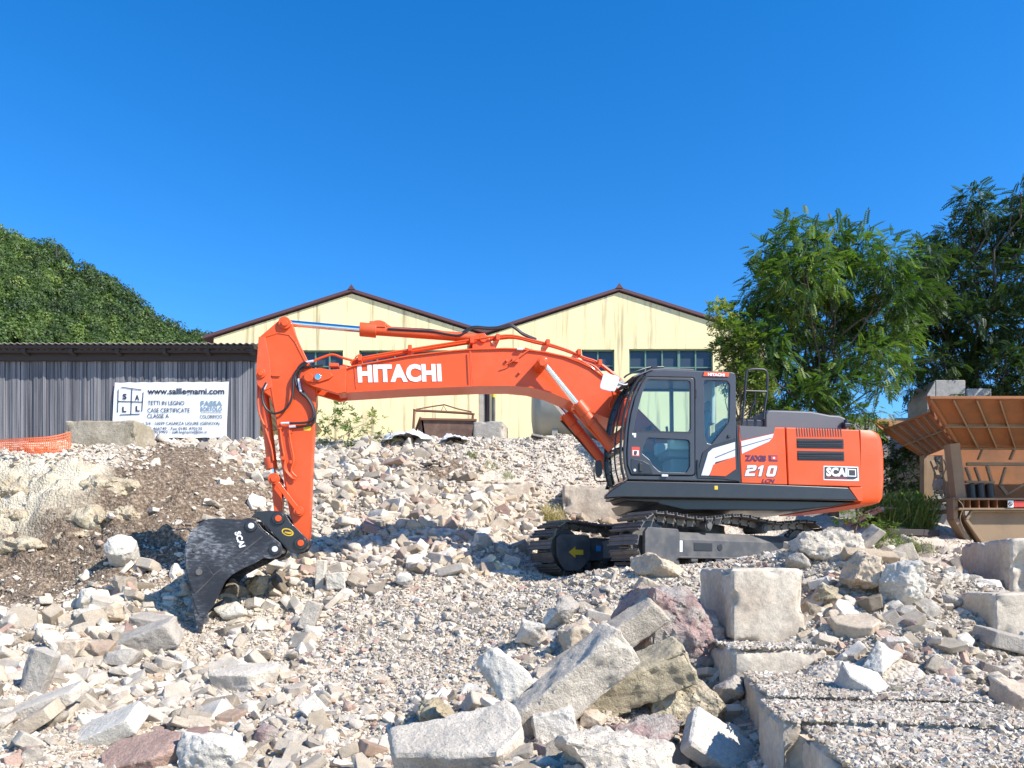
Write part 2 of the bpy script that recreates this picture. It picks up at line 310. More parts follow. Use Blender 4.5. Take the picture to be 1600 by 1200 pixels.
# ---------------------------------------------------------------- broken rock
def Yat(px, py, y0=2.5, y1=20):
    t = np.concatenate([np.arange(y0, y1, .03)]); zz = ground((px-800)/FP*t, t); ray = (HZ-py)/FP*t
    h = np.nonzero(zz >= ray)[0]
    return float(t[h[0]]) if len(h) else float(t[-1])
def hull_mesh(rnd, kind, pts):
    bm = bmesh.new()
    if kind == 'chunk':
        for _ in range(pts):
            v = Vector((rnd.gauss(0, 1), rnd.gauss(0, 1), rnd.gauss(0, 1))).normalized(); k = max(abs(c) for c in v)
            v = v/(k**rnd.uniform(.35, .95)); bm.verts.new(v*.5*rnd.uniform(.86, 1))
    elif kind == 'slab':
        n = rnd.randint(5, 7); ph = rnd.random()*6
        for i in range(n):
            a = ph+2*math.pi*(i+rnd.uniform(-.28, .28))/n; r = rnd.uniform(.8, 1)
            x, y = math.cos(a)*r, math.sin(a)*r; k = max(abs(x), abs(y))/max(.01, math.hypot(x, y)); x, y = x/k**.7*.5, y/k**.7*.5
            bm.verts.new((x, y, .5*rnd.uniform(.8, 1))); bm.verts.new((x*rnd.uniform(.8, 1.05), y*rnd.uniform(.8, 1.05), -.5*rnd.uniform(.8, 1)))
    elif kind == 'block':
        for x in (-.5, .5):
            for y in (-.5, .5):
                for z in (-.5, .5):
                    j = lambda: rnd.uniform(.9, 1); bm.verts.new((x*j(), y*j(), z*j()))
                    if rnd.random() < .35: bm.verts.new((x*.75, y, z)); 
    elif kind == 'cast':
        for x in (-.5, .5):
            for y in (-.5, .5):
                for z in (-.5, .5): bm.verts.new((x, y, z))
    r = bmesh.ops.convex_hull(bm, input=bm.verts)
    bmesh.ops.delete(bm, geom=[e for e in r['geom_interior'] if isinstance(e, bmesh.types.BMVert)], context='VERTS')
    bmesh.ops.dissolve_limit(bm, angle_limit=R(9), verts=bm.verts, edges=bm.edges)
    return bm
def rock_mesh(seed, dims, kind='chunk', pts=16, res=.05, rough=.04, bev=.05, ang=38, chip=0):
    rnd = random.Random(seed); bm = hull_mesh(rnd, kind, pts)
    for v in bm.verts: v.co = Vector((v.co.x*dims[0], v.co.y*dims[1], v.co.z*dims[2]))
    s = min(dims)
    if bev: bmesh.ops.bevel(bm, geom=list(bm.edges), offset=bev*s, segments=1, profile=.6, affect='EDGES', clamp_overlap=True)
    bmesh.ops.triangulate(bm, faces=bm.faces)
    for _ in range(7):
        le = [e for e in bm.edges if e.calc_length() > res*1.5]
        if not le: break
        bmesh.ops.subdivide_edges(bm, edges=le, cuts=1, use_grid_fill=False); bmesh.ops.triangulate(bm, faces=bm.faces)
    bm.normal_update(); o = Vector((seed*3.1, seed*1.7, 0)); S = max(dims); f = 2.2/S
    for v in bm.verts:
        p = v.co*f+o; d = noise.fractal(p*1.4, .9, 2.1, 4)*1.0+noise.fractal(p*5, .8, 2.1, 4)*.45
        c = max(0, noise.noise(p*1.9+Vector((9, 9, 9)))-.15)*chip*-2.2
        if kind in ('cast', 'block'):
            e = sorted((abs(v.co.x)/dims[0]*2, abs(v.co.y)/dims[1]*2, abs(v.co.z)/dims[2]*2)); w_ = max(0, min(1, (e[1]-.80)/.2)); c = -max(0, noise.noise(v.co*5.5+o)-.02)*chip*2.4*w_/s*min(s, .8)
            if w_ > 0: v.co -= v.co*(.02*w_*abs(noise.noise(v.co*14+o)))
        v.co += v.normal*(d*rough*s+c*s)
    me = bpy.data.meshes.new('rock'); bm.to_mesh(me); bm.free()
    me.polygons.foreach_set('use_smooth', [True]*len(me.polygons)); me.set_sharp_from_angle(angle=R(ang)); return me
def at_img(cx, cy, Y): return W(cx, cy, Y)
HEROES = []      # (x, y, radius) kept clear of loose stones
def hero(label, cat, cx, cy, lw, lh, roll, m, kind='chunk', depth=None, tilt=0, yaw=0, by=None, Y=None, seed=None, rough=.05, name='rubble_chunk', pts=18, bev=.05, push=0, chip=.0, res=None, group=None):
    seed = seed if seed is not None else int(cx*7+cy)
    if Y is None: Y = Yat(cx, by if by is not None else cy+lh*.45)+push
    s = Y/FP; dims = (lw*s, depth or (lw+lh)*.5*s, lh*s)
    me = rock_mesh(seed, dims, kind, pts, res or max(.018, max(dims)/42), rough, bev, chip=chip); o = link(name, me, M[m])
    o.location = at_img(cx, cy, Y); Mx = Matrix.Rotation(R(-roll), 4, 'Y') @ Matrix.Rotation(R(tilt), 4, 'X') @ Matrix.Rotation(R(yaw), 4, 'Z'); o.rotation_euler = Mx.to_euler()
    tag(o, label, cat, group); HEROES.append((o.location.x, o.location.y, max(dims[:2])*.42)); return o
B = 'concrete block'; K = 'rubble'
# cast concrete blocks of the wall in the lower right
def cast(label, x0, x1, y0, y1, z0, z1, seed, yaw=0, rough=.02, chip=.12, m='slab', name='concrete_block', res=.035):
    me = rock_mesh(seed, (x1-x0, y1-y0, z1-z0), 'cast', res=res, rough=rough*min(1, .7/min(x1-x0, y1-y0, z1-z0)+.3), bev=.035, chip=chip); o = link(name, me, M[m])
    o.location = ((x0+x1)/2, (y0+y1)/2, (z0+z1)/2); o.rotation_euler.z = R(yaw); HEROES.append((o.location.x, o.location.y, min(x1-x0, y1-y0)*.5)); return tag(o, label, B, 'cast concrete wall blocks')
cast('big square pale concrete block standing on end in front of the tracks', 2.06, 2.78, 7.35, 8.35, -.66, .075, 3, yaw=4)
TOPS = [(2.355, 7.47, .85, 1.45, 1, -.64)]
cast('low cream concrete block directly under the big square block', 1.93, 2.78, 6.75, 8.2, -1.55, -.64, 5, yaw=1)
def wallblock(label, ya, yb, wd, top, seed, out=0):
    m_ = (ya+yb)/2; xl = 1.6+.157*(m_-4.15)-out; cx_, cy_ = xl+wd/2*math.cos(R(9)), m_-wd/2*math.sin(R(9)); ln = (yb-ya)/math.cos(R(9))-.02
    cast(label, cx_-wd/2, cx_+wd/2, cy_-ln/2, cy_+ln/2, top-1.0, top, seed, yaw=-9, chip=.22, res=.03); TOPS.append((cx_, cy_, wd, ln, -9, top))
wallblock('long concrete wall block with pebbles on top, next below the low cream block', 5.42, 6.72, 1.5, -.85, 7)
wallblock('concrete wall block in the lower right with a sharp upright left corner', 4.62, 5.40, 1.6, -.87, 9, .07)
wallblock('nearest concrete wall block cut off by the bottom of the photo', 3.5, 4.58, 1.8, -.90, 13, -.05)
def walltop(x, y):
    z = np.full(np.shape(x), -99.)
    for cx_, cy_, wd, ln, yw, top in TOPS:
        c_, s_ = math.cos(R(-yw)), math.sin(R(-yw)); u = (x-cx_)*c_-(y-cy_)*s_; v = (x-cx_)*s_+(y-cy_)*c_
        z = np.where((abs(u) < wd/2-.02) & (abs(v) < ln/2), top, z)
    return z
cast('large concrete block on the right slope before the orange crusher', 5.98, 7.73, 8.82, 10.42, -.30, .44, 15, yaw=-11)
cast('flat cream concrete block half buried below the right slope block', 4.75, 6.4, 7.6, 8.3, -.72, -.17, 17, yaw=2)
cast('weathered block standing by the orange mesh fence and banner', -9.27, -7.75, 15.9, 16.7, 2.3, 3.22, 19, yaw=-4, m='oldblock', chip=.08, res=.05, rough=.012)
cast('small grey concrete block beside the rusty skip', -.93, -.16, 19.6, 20.5, 3.3, 3.95, 21, yaw=-8, m='grey_rock')
cast('cream block of the old wall nearest the cab in the far bank', 1.05, 2.4, 15.45, 16.4, .75, 1.85, 23, m='slab', yaw=-2, chip=.2)
cast('rough grey block of the old wall half buried in the far heap', -1.0, .45, 15.7, 16.7, .9, 1.95, 25, m='slab', yaw=3, chip=.3)
# big stones in the foreground, traced one by one
hero('largest reddish rock, pitted, leaning on the concrete wall blocks', K, 1045, 985, 195, 132, -25, 'pink', 'chunk', .75, 15, seed=31, by=1060, rough=.10, pts=14, push=.2)
hero('long thin grey slab running up behind the tilted white slab', K, 925, 1020, 260, 42, 35, 'rock', 'block', .35, 14, by=1075, push=.3, rough=.1, bev=.07)
hero('tilted pale slab with a dusty top left of the reddish rock', K, 893, 1072, 225, 72, 40, 'rock', 'block', .32, 18, by=1130, seed=34, rough=.07, bev=.06, chip=.3)
hero('upright white wedge of concrete beside the tilted slab', K, 790, 1070, 95, 135, 12, 'white_rock', 'chunk', .4, by=1125, pts=12)
hero('flat greenish slab lying under the reddish rock', K, 990, 1062, 190, 62, 22, 'olive', 'block', .45, 14, by=1115, rough=.1, seed=36, bev=.07, chip=.3)
hero('boxy yellowish concrete block with a dark shaded underside', K, 1070, 1088, 125, 78, -5, 'lime', 'chunk', .5, 10, by=1135, rough=.07, pts=26)
hero('lumpy pink chunk in front of the boxy yellowish block', K, 1013, 1150, 125, 72, -8, 'pink', 'chunk', .4, by=1180, rough=.12)
hero('huge flat dusty slab at the bottom centre of the heap', K, 722, 1172, 262, 66, 12, 'rock', 'slab', .75, 24, by=1210, seed=46, rough=.09, bev=.1)
hero('white slab leaning in the gap by the concrete wall', K, 1122, 1168, 120, 34, -34, 'white_rock', 'block', .42, 38, by=1195, bev=.12, rough=.06)
hero('rough grey lump at the lower edge below the pink chunk', K, 960, 1185, 200, 90, -10, 'rock', 'chunk', .5, by=1215, rough=.13, seed=43)
hero('small brown stone wedged above the grey lump', K, 925, 1122, 46, 30, 5, 'tan_rock', by=1135)
hero('white block with a reddish broken side', K, 865, 1135, 70, 55, 10, 'white_rock', 'block', .3, by=1150)
hero('dark speckled stone between the block and the wall', K, 1142, 1082, 60, 50, 25, 'grey_rock', by=1100)
hero('rounded brown and white stone by the bottom slab', K, 668, 1120, 75, 55, 20, 'olive', by=1135, rough=.12)
hero('squarish white chunk resting in front of the low track', K, 865, 965, 52, 44, 10, 'white_rock', by=985)
hero('pale angular chunk right of the squarish white chunk', K, 900, 995, 60, 62, 30, 'tan_rock', by=1015)
hero('cream broken piece below the left track', K, 832, 990, 52, 44, -15, 'rock', by=1008)
hero('grey wedge behind the pale angular chunk', K, 885, 955, 52, 50, 40, 'grey_rock', by=975, pts=10)
hero('flat rubble lump against the front of the near track', K, 1030, 888, 100, 42, -18, 'tan_rock', 'chunk', .6, by=900, rough=.1)
hero('small tan block below the front of the near track', K, 1012, 925, 42, 36, -30, 'tan_rock', 'block', by=938)
# heap right of the machine
hero('biggest boulder crowning the right heap', K, 1297, 848, 112, 62, -8, 'rock', 'chunk', .6, by=868, rough=.12, seed=51)
hero('grey boulder below the crowning boulder on the left', K, 1252, 876, 52, 34, -20, 'grey_rock', by=890)
hero('smooth tan boulder leaning under the crowning boulder', K, 1353, 898, 74, 72, -25, 'tan_rock', by=925, rough=.07)
hero('white speckled boulder right of the smooth tan boulder', K, 1404, 915, 62, 76, 10, 'white_rock', by=945, rough=.08)
hero('greyish angular stone under the white speckled boulder', K, 1446, 950, 48, 36, -18, 'grey_rock', by=965)
hero('small flat grey stone left of the greyish angular stone', K, 1415, 958, 40, 24, 15, 'grey_rock', by=967)
hero('round tan lump beside the big square block', K, 1292, 930, 42, 36, 0, 'olive', by=945, rough=.12)
hero('thin flat tan slab halfway down the right heap', K, 1338, 980, 72, 26, 5, 'tan_rock', 'slab', .45, 16, by=990)
hero('triangular white chunk in the middle of the right heap', K, 1382, 1030, 64, 62, -25, 'white_rock', 'chunk', .35, by=1055, pts=10)
hero('wide white slab at the edge of the concrete wall', K, 1348, 1078, 92, 44, -18, 'white_rock', 'slab', .5, 20, by=1095)
hero('rounded olive stone below the triangular chunk', K, 1404, 1087, 38, 36, 0, 'olive', by=1102)
hero('long pale stone lying at the lower right', K, 1528, 1141, 76, 34, -32, 'rock', 'block', .25, by=1155, bev=.15)
hero('flat cream slab at the right edge', K, 1590, 1095, 80, 46, -12, 'tan_rock', 'slab', .5, 16, by=1115)
hero('brown rounded stone near the right edge', K, 1500, 1108, 40, 30, 0, 'olive', by=1120)
hero('jutting grey slab end on the right slope', K, 1580, 1003, 100, 24, -14, 'grey_rock', 'block', .4, 8, by=1015)
hero('pointed grey stone above the right slope', K, 1488, 935, 34, 34, -40, 'grey_rock', by=950, pts=9)
hero('small grey stone on the crest near the crusher', K, 1426, 888, 34, 26, -20, 'grey_rock', by=898)
# left side
hero('lone rounded white boulder in the brown soil left of the bucket', K, 188, 863, 62, 48, -5, 'white_rock', 'slab', .55, 40, by=884, seed=61, bev=.2)
hero('flat white chunk on the left slope', K, 130, 937, 56, 34, 15, 'white_rock', by=952)
hero('tan wedge right of the flat white chunk', K, 176, 958, 42, 42, 25, 'tan_rock', by=975)
hero('upright white stone at the far left heap', K, 82, 1005, 38, 48, 20, 'white_rock', by=1030, pts=10)
hero('tall grey stone standing below the upright white stone', K, 60, 1055, 52, 86, -18, 'grey_rock', 'slab', .2, by=1085)
hero('square cream stone near the upright white stone', K, 110, 1015, 42, 30, 0, 'tan_rock', 'block', by=1028)
hero('long pale slab tipped up at the lower left', K, 68, 1100, 128, 20, 20, 'rock', 'block', .35, 14, by=1112)
hero('second long slab just under the tipped slab', K, 52, 1128, 82, 22, 32, 'tan_rock', 'block', .3, 14, by=1140)
hero('long ridge shaped slab in the lower left', K, 165, 1142, 118, 28, 24, 'white_rock', 'block', .4, 20, by=1158)
hero('pointed white tooth of concrete in the lower left', K, 151, 1075, 32, 52, 0, 'white_rock', by=1098, pts=9)
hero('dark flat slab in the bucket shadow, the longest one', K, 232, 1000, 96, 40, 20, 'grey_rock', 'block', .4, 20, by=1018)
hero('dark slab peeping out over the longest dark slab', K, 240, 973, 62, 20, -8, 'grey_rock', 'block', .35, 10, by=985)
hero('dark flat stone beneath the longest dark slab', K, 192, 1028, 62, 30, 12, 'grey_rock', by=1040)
hero('low wide cream slab below the bucket tooth', K, 385, 1060, 120, 36, 4, 'rock', 'slab', .5, 14, by=1075)
hero('boulder under the bucket lip', K, 405, 915, 44, 36, 10, 'olive', by=930, rough=.1)
hero('white block just right of the bucket tooth', K, 360, 955, 52, 34, 8, 'white_rock', by=970)
hero('thin standing white shard right of the bucket', K, 502, 900, 14, 50, -3, 'white_rock', 'block', .2, by=918)
hero('white squarish stone right of the thin shard', K, 527, 908, 32, 26, 6, 'white_rock', 'block', by=920)
hero('leaning pale plank of stone near the bucket', K, 485, 962, 26, 46, -20, 'rock', 'block', .16, by=982)
hero('white rounded stone on the gravel in front of the machine', K, 632, 906, 30, 26, -10, 'white_rock', by=916)
hero('cream slab at the lower left edge of the frame', K, 230, 1185, 150, 50, 15, 'rock', 'slab', .5, 25, by=1200)
hero('cluster of white concrete at the bottom left', K, 330, 1180, 120, 70, -10, 'white_rock', 'chunk', .4, by=1205, rough=.08)
hero('reddish split stone low in the left heap', K, 415, 1150, 36, 44, -30, 'pink', by=1168)
# old limestone blocks showing in the cut bank on the left
for k, (cx, cy, lw, lh, s) in enumerate([(25,770,85,44,1),(160,765,118,52,2),(120,808,130,34,3),(20,812,90,36,4),(195,808,70,38,5),(45,856,110,36,6),(120,838,70,30,7),(-70,790,90,70,8)]):
    lb = ['bright cream limestone block at the left edge of the bank', 'largest cream limestone block at the top of the bank', 'long cream limestone block in the middle course of the bank', 'cream block under the bright left edge block',
          'cream block at the right end of the bank above the soil', 'lowest long cream block of the bank at the left', 'small cream block between the courses of the bank', 'cream bank block beyond the left edge'][k]
    hero(lb, 'stone block', cx, cy, lw, lh, [0, 1, -2, 2, 4, -3, 5, 0][k], 'lime', 'chunk', .8, by=cy+lh*.2, push=.34, rough=.2, pts=24, name='limestone_block', bev=.12, chip=.15, seed=70+s)
# ---- loose stones: the 300 that show largest as things, the rest as one heap of small rubble
rs = np.random.RandomState(11)
def vis(x, y, z):
    ok = np.ones(len(x), bool)
    for s in np.linspace(.25, .985, 45):
        ok &= ground(x*s, y*s, False) < z*s+.12
    return ok
NN = 190000
# uniform in picture-ish density: more, smaller stones close by
pxr = rs.uniform(-120, 1720, NN); Yr = 3.6*np.exp(rs.uniform(0, 1, NN)**.85*math.log(18.6/3.6)); xr = (pxr-800)/FP*Yr
sw = soil_w(pxr, Yr); cw = cream_w(pxr, Yr)
grav = .8*np.clip(bump(pxr, Yr, 680, 9.4, 190, 2.1)*1.35+bump(pxr, Yr, 820, 10.6, 200, 1.2)+bump(pxr, Yr, 1520, 8.0, 110, 1.2)*.9+bump(pxr, Yr, 1290, 5.6, 130, 1.0)*1.2+bump(pxr, Yr, 850, 17, 130, 1.2), 0, 1)
patchy = n2(xr*.9+40, Yr*.9)
keep = rs.rand(NN) > np.clip(.93*sw+.8*cw+(patchy > .62)*.35, 0, .95)
u = rs.rand(NN); size = .037*(1-u*.9985)**(-1/2.15)           # power law
size = np.clip(size, .03, .40)*(1-.5*grav); size = np.where(grav > .45, np.clip(size, .02, .13), size)
size *= np.clip(Yr/9, .62, 1.25)
size = np.where(Yr > 12.4, np.clip(size*np.where((pxr > 330) & (pxr < 860), 1.5, 1.1), .06, .40), size); size = np.where((Yr > 16) & (pxr > 680), np.clip(size, .03, .15), size)
keep &= ~((pxr > 1130) & (Yr > 14.3)) & ~((pxr > 1340) & (Yr > 9.7) & (rs.rand(NN) < .8))
mach = ((xr-2.5)**2+(Yr-12.5)**2 < 6.5) & (Yr > 10.4); size = np.where(mach, np.clip(size, .02, .06), size)
size = np.where((pxr > 960) & (pxr < 1240) & (Yr > 8.6) & (Yr < 10.8), np.clip(size, .02, .11), size)
for hx, hy, hr in HEROES: keep &= ((xr-hx)**2+(Yr-hy)**2 > (hr*.75)**2) | (size < .06)
size = np.where((pxr < 240) & (Yr > 13.3), np.clip(size, .05, .13), size)
keep &= ~((pxr > 270) & (pxr < 350) & (Yr > 9.9) & (Yr < 11.2) & (size > .06))
wtop = walltop(xr, Yr); wall = wtop > -50; keep &= ~(wall & (size > .075))
zg = ground(xr, Yr)
zg = np.where(wall, np.maximum(wtop, zg-.03), zg)
keep &= vis(xr, Yr, zg)
idx = np.nonzero(keep)[0]; proj = size/Yr; order = idx[np.argsort(-proj[idx])]
# overlap thinning among the big ones
big = []; cell = {}
for j in order:
    if len(big) >= 235: break
    if pxr[j] < -20 or pxr[j] > 1620 or mach[j] or wall[j]: continue
    r = size[j]*.5; ok = True
    for q in big:
        if (xr[j]-xr[q])**2+(Yr[j]-Yr[q])**2 < (.8*(r+size[q]*.5))**2: ok = False; break
    if ok: big.append(j)
VAR = [rock_mesh(200+k, d, kd, pt, .055, rg, .05) for k, (d, kd, pt, rg) in enumerate(
    [((1, .8, .6), 'chunk', 14, .05), ((1, .7, .55), 'chunk', 11, .04), ((1.1, .8, .3), 'slab', 10, .06), ((1.2, .7, .25), 'slab', 10, .05), ((1, .75, .5), 'block', 10, .05), ((1.3, .6, .35), 'block', 10, .05),
     ((.9, .9, .7), 'chunk', 18, .08), ((1.1, .8, .6), 'chunk', 9, .04), ((1.2, .9, .22), 'slab', 10, .07), ((1, .6, .6), 'chunk', 20, .1), ((1.25, .65, .45), 'chunk', 12, .05), ((1, .9, .4), 'slab', 10, .05), ((1.4, .5, .3), 'block', 8, .06), ((.9, .8, .8), 'chunk', 10, .05)])]
for me in VAR: me.materials.append(M['rock'])
def place_label(px, Y):
    if Y > 13.2: return ('loose broken stone lying in the heap behind the arm and boom', 'stones of the back heap') if px < 950 else ('loose stone behind the machine by the far bank', 'stones behind the machine')
    if px < 330: return ('loose pale chunk of broken concrete in the left heap before the bucket', 'stones of the left heap')
    if px < 620: return ('loose pale chunk of broken concrete in the heap right of the bucket tooth', 'stones right of the bucket')
    if px < 1080: return ('loose chunk of broken concrete in the gravelly slope before the tracks', 'stones of the middle slope')
    return ('loose chunk of broken concrete in the right hand heap beside the concrete wall', 'stones of the right heap')
rnd = random.Random(4)
for j in big:
    o = link('loose_stone', VAR[rnd.randrange(len(VAR))]); s = size[j]*rnd.uniform(.9, 1.15)
    o.scale = (s*rnd.uniform(.85, 1.15), s*rnd.uniform(.85, 1.15), s*rnd.uniform(.8, 1.2)); o.location = (xr[j], Yr[j], zg[j]+s*.06)
    o.rotation_euler = (rnd.gauss(0, .38), rnd.gauss(0, .38), rnd.uniform(0, 6.28)); l, g = place_label(pxr[j], Yr[j]); tag(o, l, 'rubble', g)
bs = set(big); sm = np.array([j for j in idx if j not in bs])
proj_s = size[sm]*FP/Yr[sm]; sm = sm[proj_s > 2.2]
# low-poly angular variants merged in numpy
LV = []
for k in range(26):
    bm = hull_mesh(random.Random(900+k), ['chunk', 'chunk', 'slab', 'block'][k % 4], 11); bmesh.ops.triangulate(bm, faces=bm.faces); bm.verts.ensure_lookup_table()
    sc3 = [(1, .8, .6), (1.1, .7, .5), (1.1, .9, .32), (1.2, .7, .4)][k % 4]
    LV.append((np.array([v.co[:] for v in bm.verts])*sc3, np.array([[v.index for v in f.verts] for f in bm.faces]))); bm.free()
def scatter(name, LV, x, y, z, s, rs, tint, m, tilt=.5, sink=.12, smooth=False):
    Vs, Fs, Cs = [], [], []; n0 = 0; n = len(x); kk = rs.randint(0, len(LV), n)
    for k in range(len(LV)):
        q = np.nonzero(kk == k)[0]
        if not len(q): continue
        v, f = LV[k]; a = rs.uniform(0, 2*np.pi, len(q)); ax, ay = rs.normal(0, tilt, len(q)), rs.normal(0, tilt, len(q))
        P = v[None]*(s[q, None, None]*rs.uniform(.8, 1.2, (len(q), 1, 3)))
        c_, s_ = np.cos(a)[:, None], np.sin(a)[:, None]; P = np.stack([P[..., 0]*c_-P[..., 1]*s_, P[..., 0]*s_+P[..., 1]*c_, P[..., 2]], -1)
        c_, s_ = np.cos(ax)[:, None], np.sin(ax)[:, None]; P = np.stack([P[..., 0], P[..., 1]*c_-P[..., 2]*s_, P[..., 1]*s_+P[..., 2]*c_], -1)
        c_, s_ = np.cos(ay)[:, None], np.sin(ay)[:, None]; P = np.stack([P[..., 0]*c_+P[..., 2]*s_, P[..., 1], -P[..., 0]*s_+P[..., 2]*c_], -1)
        P += np.stack([x[q], y[q], z[q]+s[q]*sink], -1)[:, None]
        Vs.append(P.reshape(-1, 3)); Fs.append((f[None]+(np.arange(len(q))*len(v))[:, None, None]).reshape(-1, 3)+n0); n0 += len(q)*len(v)
        tq = tint[q]; Cs.append(np.repeat(np.stack([tq, tq, tq, np.ones_like(tq)], 1), len(v), 0))
    return link(name, npmesh(name, np.concatenate(Vs), np.concatenate(Fs), smooth, np.concatenate(Cs)), m)
HV = []
for k in range(22):
    kd = ['chunk', 'chunk', 'slab', 'block'][k % 4]; me = rock_mesh(600+k, [(1, .8, .6), (1.1, .7, .5), (1.1, .9, .3), (1.2, .7, .4)][k % 4], kd, 12, .16, .07, .07)
    v = np.zeros(len(me.vertices)*3); me.vertices.foreach_get('co', v); f = np.zeros(len(me.polygons)*3, dtype=np.int32); me.polygons.foreach_get('vertices', f); HV.append((v.reshape(-1, 3), f.reshape(-1, 3)))
pj = size[sm]*FP/Yr[sm]; sb, sl_ = sm[pj > 9], sm[pj <= 9]
o = scatter('rubble_stones', HV, xr[sb], Yr[sb], zg[sb], size[sb], rs, rs.rand(len(sb)), M['rubble'], sink=.04, smooth=True); o.data.set_sharp_from_angle(angle=R(32)); tag(o, kind='stuff')
tag(scatter('small_rubble', LV, xr[sl_], Yr[sl_], zg[sl_], size[sl_], rs, rs.rand(len(sl_)), M['rubble'], sink=.06), kind='stuff')
# fine gravel between the stones
NG = 210000
pg = rs.uniform(-60, 1660, NG); Yg_ = 3.6*np.exp(rs.uniform(0, 1, NG)**.9*math.log(14/3.6)); xg = (pg-800)/FP*Yg_
kg = rs.rand(NG) > np.clip(.75*soil_w(pg, Yg_)+.93*cream_w(pg, Yg_), 0, .95); kg &= ~((pg > 1340) & (Yg_ > 9.8))
xg, Yg_, pg = xg[kg], Yg_[kg], pg[kg]; zz = ground(xg, Yg_)
tz = walltop(xg, Yg_); zz = np.where(tz > -50, np.maximum(tz, zz-.02), zz)
vs_ = vis(xg, Yg_, zz); xg, Yg_, zz = xg[vs_], Yg_[vs_], zz[vs_]
sg = np.clip(rs.lognormal(-3.75, .35, len(xg)), .012, .06)*np.clip(Yg_/8, .85, 1.5)
LG = [l for l in LV if len(l[1]) < 20] or LV
tag(scatter('fine_gravel', LG, xg, Yg_, zz, sg, rs, rs.rand(len(xg)), M['rubble'], sink=.1), kind='stuff')
# ---------------------------------------------------------------- excavator
EO = Vector((2.6, 12.5, 0)); TH = R(9)
XH = Vector((math.cos(TH), math.sin(TH), 0)); NH = Vector((-math.sin(TH), math.cos(TH), 0))
def Q(px, py, v=0.):
    d = Vector(((px-800)/FP, 1, (HZ-py)/FP)); P = d*((v+EO.dot(NH))/d.dot(NH)); return Vector(((P-EO).dot(XH), v, P.z))
ex = empty('excavator', EO, TH)
tag(ex, 'large orange tracked excavator with its black bucket resting on the rubble heap', 'excavator')
def plate(name, pts, v0, v1, m, parent, bev=.012, **k):
    A = [Q(x, y, v0) for x, y in pts]; return MB().prism(A, [Vector((p.x, v1, p.z)) for p in A]).build(name, m, parent, bev, **k)
def padd(mb, pts, v0, v1):
    A = [Q(x, y, v0) for x, y in pts]; mb.prism(A, [Vector((p.x, v1, p.z)) for p in A]); return mb
def disc(mb, px, py, v0, v1, r, n=28):
    p = Q(px, py, v0); mb.cyl((p.x, v0, p.z), (p.x, v1, p.z), r, n=n); return mb
def face(px, py, v, dx=0, dz=0, roll=0):
    """matrix that lays lettering on the near side of the machine, lower left corner at the pixel"""
    p = Q(px, py, v); return Matrix.Translation(p) @ Matrix.Rotation(-roll, 4, 'Y') @ Matrix.Rotation(R(90), 4, 'X')
def letter(s, px, py, pw, ph, v, m, parent, bold=.0, roll=0, shear=0, name='lettering', sp=1):
    A, B_, C_ = Q(px, py, v), Q(px+pw, py, v), Q(px, py-ph, v); wd = (B_-A).length; hg = (C_-A).length
    return text(name, s, hg/.70, m, parent, face(px, py, v, roll=roll), bold*hg, wd, .003, shear, sp)
def ringplate(name, o, holes, v0, v1, m, parent, bev=.008):
    """plate with openings (filled as a curve, then cut in depth)"""
    cu = bpy.data.curves.new(name, 'CURVE'); cu.dimensions = '2D'; cu.fill_mode = 'BOTH'; cu.extrude = abs(v1-v0)/2
    for poly in [o]+holes:
        s = cu.splines.new('POLY'); s.points.add(len(poly)-1); s.use_cyclic_u = True
        for k, (x, y) in enumerate(poly): p = Q(x, y, v0); s.points[k].co = (p.x, p.z, 0, 1)
    t = bpy.data.objects.new('tmp', cu); C.objects.link(t); dg = bpy.context.evaluated_depsgraph_get()
    me = bpy.data.meshes.new_from_object(t.evaluated_get(dg)); bpy.data.objects.remove(t)
    me.transform(Matrix.Translation((0, (v0+v1)/2, 0)) @ Matrix.Rotation(R(90), 4, 'X')); me.name = name
    bm = bmesh.new(); bm.from_mesh(me); bmesh.ops.remove_doubles(bm, verts=bm.verts, dist=.0005); bmesh.ops.dissolve_limit(bm, angle_limit=R(1), verts=bm.verts, edges=bm.edges); bmesh.ops.recalc_face_normals(bm, faces=bm.faces); bm.to_mesh(me); bm.free()
    me.materials.clear(); ob = link(name, me, m, parent)
    if bev: b = ob.modifiers.new('bevel', 'BEVEL'); b.width = bev; b.segments = 2; b.limit_method = 'ANGLE'; b.angle_limit = R(40)
    return ob
O_, Bk, CB = M['orange'], M['black'], M['cab']

# ---- undercarriage
UT = R(33)-TH
tk = empty('undercarriage', (0.12, 0, 0), UT, ex)
HL, RR = 2.1, .40     # half length, idler radius
def track_path(n):
    """closed loop of points (x, z, angle) round idler and sprocket, with the sag of the upper run"""
    P = []; cx = HL-RR-.05; r = RR; zc = r+.05
    top = [(x, zc+r-.05*math.sin((x+cx)/(2*cx)*math.pi*2)**2*1.2+.03*(1-abs(x)/cx)) for x in np.linspace(-cx, cx, 40)]
    P += top
    P += [(cx+math.sin(a)*r, zc+math.cos(a)*r) for a in np.linspace(0, math.pi, 16)[1:-1]]
    P += [(x, zc-r) for x in np.linspace(cx, -cx, 30)]
    P += [(-cx-math.sin(a)*r, zc-math.cos(a)*r) for a in np.linspace(0, math.pi, 16)[1:-1]]
    P = np.array(P); d = np.linalg.norm(np.diff(np.vstack([P, P[:1]]), axis=0), axis=1); s = np.concatenate([[0], np.cumsum(d)]); PP = np.vstack([P, P[:1]])
    out = []
    for k in range(n):
        t = s[-1]*k/n; e = .02; x, z = np.interp(t, s, PP[:, 0]), np.interp(t, s, PP[:, 1]); x2, z2 = np.interp((t+e) % s[-1], s, PP[:, 0]), np.interp((t+e) % s[-1], s, PP[:, 1])
        out.append((x, z, math.atan2(z2-z, x2-x)))
    return out
